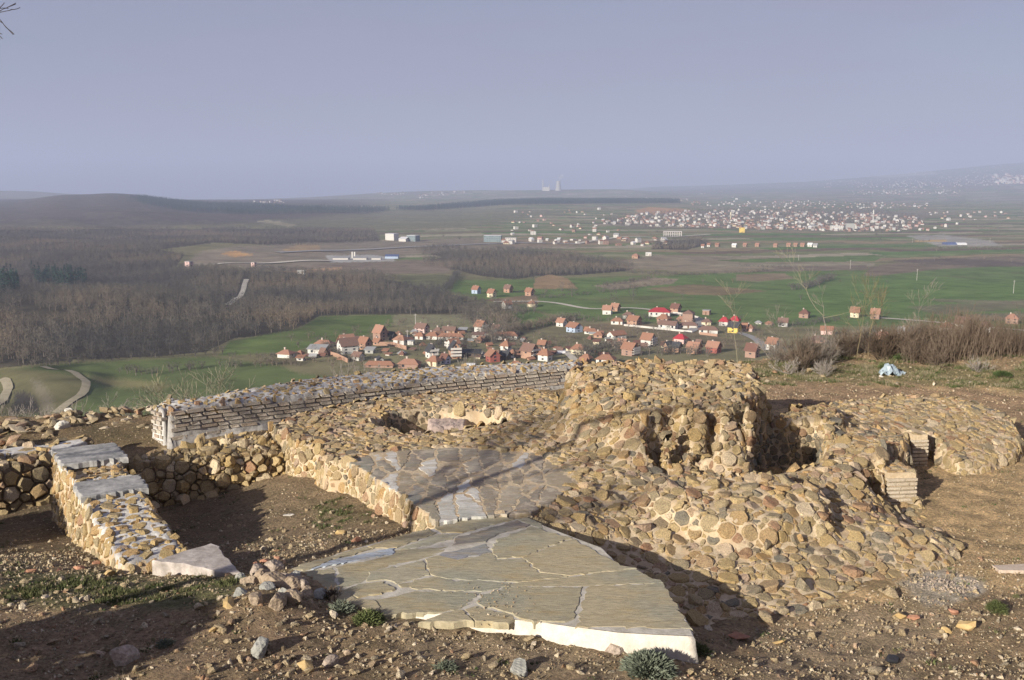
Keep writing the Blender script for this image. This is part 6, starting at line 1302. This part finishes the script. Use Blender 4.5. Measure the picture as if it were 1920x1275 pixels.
SB = [(1500,694,24.3,24,.40,'brown_stem','bare brown shrub left of the crooked sapling'),(1530,696,24.6,24,.40,'grey_stem','bare grey shrub at the foot of the crooked sapling'),(1480,700,23.8,8,.2,'pale_twig','low pale scrub beside the mound'),(1545,704,23.6,10,.2,'pale_twig','low pale scrub in front of the crooked sapling'),(1580,694,25.4,22,.36,'brown_stem','brown shrub left of the yellow-stemmed saplings'),(1455,684,25.2,18,.3,'grey_stem','grey shrub nearest the mound'),(1615,690,25.8,22,.34,'grey_stem','grey shrub at the foot of the yellow-stemmed saplings'),(1720,676,26.2,22,.38,'grey_stem','tall grey shrub behind the plastic sheet'),
      (1650,692,25,22,.38,'dark_stem','dark tangled shrub behind the plastic sheet'),(1690,690,25.2,24,.40,'brown_stem','brown shrub right behind the plastic sheet'),(1725,700,24.4,12,.24,'dark_stem','dark low shrub right of the plastic sheet'),(1755,705,24,12,.24,'brown_stem','brown low shrub at the front of the thicket'),(1780,690,25.2,22,.34,'rust_stem','rust-coloured bramble heap at the left of the thicket'),(1820,690,25.4,22,.34,'rust_stem','rust-coloured bramble left of the tall thicket'),(1830,712,23.4,8,.18,'pale_twig','greyish little bush in front of the tall thicket')]
for i, (px, base, yy, n, L_, mt, lb) in enumerate(SB): x = (px - 960) / F * yy * 1.02; shrub(0, 0, float(G0(x, yy)) - .02, n, L_, .009, 3, mt, 'bare_shrub', lb, seed=60 + i, spread=.5, lean=1.0, up=.12, x=x, y=yy, kids=(2, 3), rmin=.003)
rs = random.Random(77)
for k, (xa, xb, mt, lb) in enumerate([(9.9, 11.2, 'brown_stem', 'dense reddish-brown thicket of upright stems, left part'), (11.0, 12.4, 'rust_stem', 'dense reddish-brown thicket of upright stems, middle part'), (12.3, 14.4, 'brown_stem', 'dense reddish-brown thicket of upright stems reaching the right edge')]):
    m = MB(); cx = (xa + xb) / 2; cy = 25.2
    for i in range(430):
        x, y = rs.uniform(xa, xb), rs.uniform(24.3, 26.2); z = float(G0(x, y)) - .05; h = rs.uniform(.45, 1.0) * (1 + .25 * math.sin(x * 2.3)) * (.8 + .12 * (x - 9.9)); d = Vector((rs.gauss(0, .14), rs.gauss(0, .14), 1)); p = Vector((x - cx, y - cy, z)); q1 = p + d * h * .55 + Vector((rs.gauss(0, .03), rs.gauss(0, .03), 0)); q2 = p + d * h + Vector((rs.gauss(0, .08), rs.gauss(0, .08), 0)); m.tube([p, q1, q2], [.006, .0045, .002], 3)
        for j in range(6): b_ = p + (q2 - p) * rs.uniform(.35, .95); m.tube([b_, b_ + Vector((rs.gauss(0, .09), rs.gauss(0, .09), rs.uniform(.08, .2)))], [.0032, .0015], 3)
    o = obj('thicket', m.mesh('thicket', M[mt]), loc=(cx, cy, 0)); tag(o, lb, 'thicket')
# grey-green cushion plant, bright tuft, small dark bushes
def cushion(px, py, r, n, mat, label, h=.7, z=None, name='cushion_plant', seed=1, cat='plant'):
    x, y = P(px, py, .4 if z is None else z); z = float(G(x, y)); x, y = P(px, py, z); rs = random.Random(seed); m = MB()
    for i in range(n):
        a, b_ = rs.uniform(0, 6.28), math.acos(rs.random()); v = Vector((math.sin(b_) * math.cos(a), math.sin(b_) * math.sin(a), math.cos(b_) * h)); p = v * r * rs.uniform(.35, .95); d = v.normalized() * r * .13 + Vector((rs.gauss(0, .012), rs.gauss(0, .012), .006)); s = d.cross(Vector((rs.gauss(0, 1), rs.gauss(0, 1), .3))).normalized() * r * .035
        m.add([p - s, p + s, p + d * 1.2], [(0, 1, 2)])
    o = obj(name, m.mesh(name, M[mat]), loc=(x, y, z)); tag(o, label, cat)
cushion(1215,1262,.24,4200,'thyme','grey-green cushion bush at the bottom below the white terrace edge'); cushion(1868,1146,.11,1500,'grass','bright green grass tuft on the bare soil at lower right',1.0,name='grass_tuft',seed=2)
cushion(1905,1120,.04,300,'grass','tiny green tuft at the right edge',1.0,name='grass_tuft',seed=4); cushion(1235,1240,.10,700,'thyme','small grey-green sprig beside the cushion bush',seed=5); cushion(310,1212,.08,700,'thyme','small grey-green cushion left of the shadow at lower left',seed=6); cushion(150,1150,.08,600,'thyme','small grey-green cushion in the lower left grass',seed=7)
cushion(690,1170,.16,1600,'leaf','dark leafy weed in the shadow at the near left of the terrace',.8,seed=8); cushion(640,1150,.14,1200,'thyme','dark twiggy cushion between rubble and terrace',.8,seed=9); cushion(1660,690,.2,900,'leaf','green leafy clump by the plastic sheet',.6,seed=12,z=0); cushion(1690,672,.2,900,'leaf','bright green leafy clump above the plastic sheet',.6,seed=13,z=0); cushion(1880,704,.22,900,'leaf','yellow-green leafy clump below the thicket',.5,seed=14,z=0)
cushion(835,1260,.12,900,'thyme','grey-green cushion at the bottom edge left of centre',seed=15); cushion(1310,1225,.12,800,'leaf','leafy weed at the shaded corner of the terrace',.7,seed=16)
shrub(618,1128,.66,9,.10,.004,3,'dark_stem','dry_sprig','small dark dry sprig at the left edge of the terrace',seed=90,spread=.4,lean=.7,rmin=.0015,cat='plant'); shrub(563,1100,.7,5,.07,.003,2,'dark_stem','dry_sprig','tiny dry sprig on the mortar rubble',seed=91,spread=.4,lean=.6,rmin=.0012,cat='plant')
# crumpled sheet of bluish plastic
x, y = P(1672, 705, .0); rs = random.Random(4); n = 14; V = []
for j in range(n):
    for i in range(n):
        a, b_ = i / (n - 1) - .5, j / (n - 1) - .5; z = .26 * max(0, 1 - 2.1 * math.hypot(a + .12 - b_ * .2, b_ * .7)) + rs.uniform(-.03, .03) + .05 * math.sin(a * 17 + b_ * 9); V.append((a * .62 + rs.gauss(0, .015) + .12 * b_, b_ * .5 + rs.gauss(0, .015), max(z, .0) + .02))
Fs = [(j * n + i, j * n + i + 1, (j + 1) * n + i + 1, (j + 1) * n + i) for j in range(n - 1) for i in range(n - 1) if not ((i < 2 and j > 9) or (i > 10 and j < 3))]
mp_, t, b = nodes('bluish_plastic', .35); b.inputs['Base Color'].default_value = (.27, .33, .37, 1); b.inputs['Specular IOR Level'].default_value = .5; me = mesh('plastic_sheet', V, Fs, mp_); o = obj('plastic_sheet', me, loc=(x, y, float(G0(x, y)))); sm = o.modifiers.new('thickness', 'SOLIDIFY'); sm.thickness = .006; tag(o, 'crumpled pale blue plastic sheet lying at the foot of the bushes', 'plastic sheet')
loose(1653, 708, .07, 'white lump of litter beside the blue plastic sheet', None, .0, 'whiterock', name='white_litter', cat='litter', rs=rl)
loose(1672, 1242, .10, 'black crumpled scrap on the soil at the bottom right', None, None, 'blackscrap' if 'blackscrap' in M else None, name='black_scrap', cat='litter', rs=rl)

# ---------------------------------------------------------------- bare trees standing just outside the frame on the left: their shade falls into the picture
def big_tree(x, y, h, r, seed, label, dep=5, mat='grey_stem', lean=(0, 0)):
    z = float(G0(x, y)) if y > -40 else 3; rs = random.Random(seed); root = empty('bare_tree', (x, y, z)); tag(root, label, 'tree'); m = MB(); top = Vector((lean[0] * h, lean[1] * h, h * .55)); m.tube([(0, 0, -.3), top * .5 + Vector((.05, 0, 0)), top], [r, r * .8, r * .6], 8); obj('trunk', m.mesh('trunk', M[mat]), root)
    for k in range(6):
        a = rs.uniform(0, 6.28); t_ = rs.uniform(.5, 1); m = MB(); grow(m, top * t_, (math.cos(a) * .8, math.sin(a) * .8, rs.uniform(.4, 1.2)), h * .24, r * .3, dep, rs, 0, .45, .15, 3, (2, 3), .74, .004); obj('limb', m.mesh('limb', M[mat]), root)
big_tree(-9.2, 2.0, 5.2, .10, 11, 'bare tree standing left of the view whose trunk shadow crosses the pit', 4); big_tree(-13.5, 6.2, 6.0, .12, 12, 'bare tree farther left of the view shading the left pit', 4)
# branch tips that reach into the top left corner
u, dy, dz = ray(-30, 20); Yb = 5.2; bp = Vector((u / dy * Yb, Yb, CAMH + dz / dy * Yb)); root = empty('bare_tree', (-7.6, 4.0, float(G0(-7.6, 4.0)))); tag(root, 'tree whose twig tips hang into the top left corner', 'tree'); m = MB(); b0 = Vector(root.location); pth = [Vector((0, 0, -.3)), Vector((.1, 0, 1.6)), Vector((.3, .5, 3.4)), bp - b0 + Vector((-.9, -.8, .5)), bp - b0]; m.tube(pth[:3], [.09, .07, .05], 6); obj('trunk', m.mesh('trunk', M['grey_stem']), root); m = MB(); m.tube(pth[2:], [.05, .02, .006], 5); rs = random.Random(6)
for k in range(5): grow(m, pth[4] + Vector((rs.uniform(-.1, .02), 0, rs.uniform(-.05, .05))), (.5 + rs.uniform(-.3, .5), .2, rs.uniform(-.9, .2)), .09, .004, 2, rs, 0, .5, -.1, 3, (1, 2), .7, .002)
obj('limb', m.mesh('limb', M['dark_stem']), root)
def leafy_bush(x, y, r, label, seed, n=2600, hz=1.0):
    rs = random.Random(seed); root = empty('evergreen_bush', (x, y, float(G0(x, y)))); tag(root, label, 'bush'); m = MB()
    for i in range(n):
        v = Vector((rs.gauss(0, 1), rs.gauss(0, 1), rs.gauss(0, 1))).normalized() * r * rs.uniform(.5, 1) ** .6; v.z = abs(v.z) * hz; s = Vector((rs.gauss(0, 1), rs.gauss(0, 1), rs.gauss(0, 1))).normalized() * .07; s2 = s.cross(Vector((rs.gauss(0, 1), rs.gauss(0, 1), 1))).normalized() * .05; m.add([v - s, v + s2, v + s, v - s2], [(0, 1, 2, 3)])
    obj('foliage', m.mesh('foliage', M['leaf']), root); m = MB(); m.tube([(0, 0, -.2), (0, 0, r * .7)], [.05, .03], 5); obj('trunk', m.mesh('trunk', M['dark_stem']), root)
leafy_bush(-11.6, 7.6, 1.5, 'dense evergreen bush left of the view shading the left pit', 1, 3600, 1.0); leafy_bush(-13.2, 9.8, 1.5, 'second evergreen bush left of the view', 2, 3000)
leafy_bush(-5.5, 5.2, .75, 'low evergreen bush below the view whose shade falls on the bottom left corner', 3, 1600, .9)
# ================================================================ HAZE
hm = MB(); hm.box(-17000, 17000, -300, 24500, -480, 620)
mh = bpy.data.materials.new('haze_air'); mh.use_nodes = True; t = mh.node_tree; t.nodes.clear(); ou = t.nodes.new('ShaderNodeOutputMaterial'); pv = t.nodes.new('ShaderNodeVolumePrincipled')
pv.inputs['Density'].default_value = HAZE_DENSITY; pv.inputs['Color'].default_value = HAZE_COLOR; pv.inputs['Anisotropy'].default_value = 0.0
t.links.new(pv.outputs[0], ou.inputs['Volume'])
o = obj('haze', hm.mesh('haze', mh)); tag(o, kind='stuff')
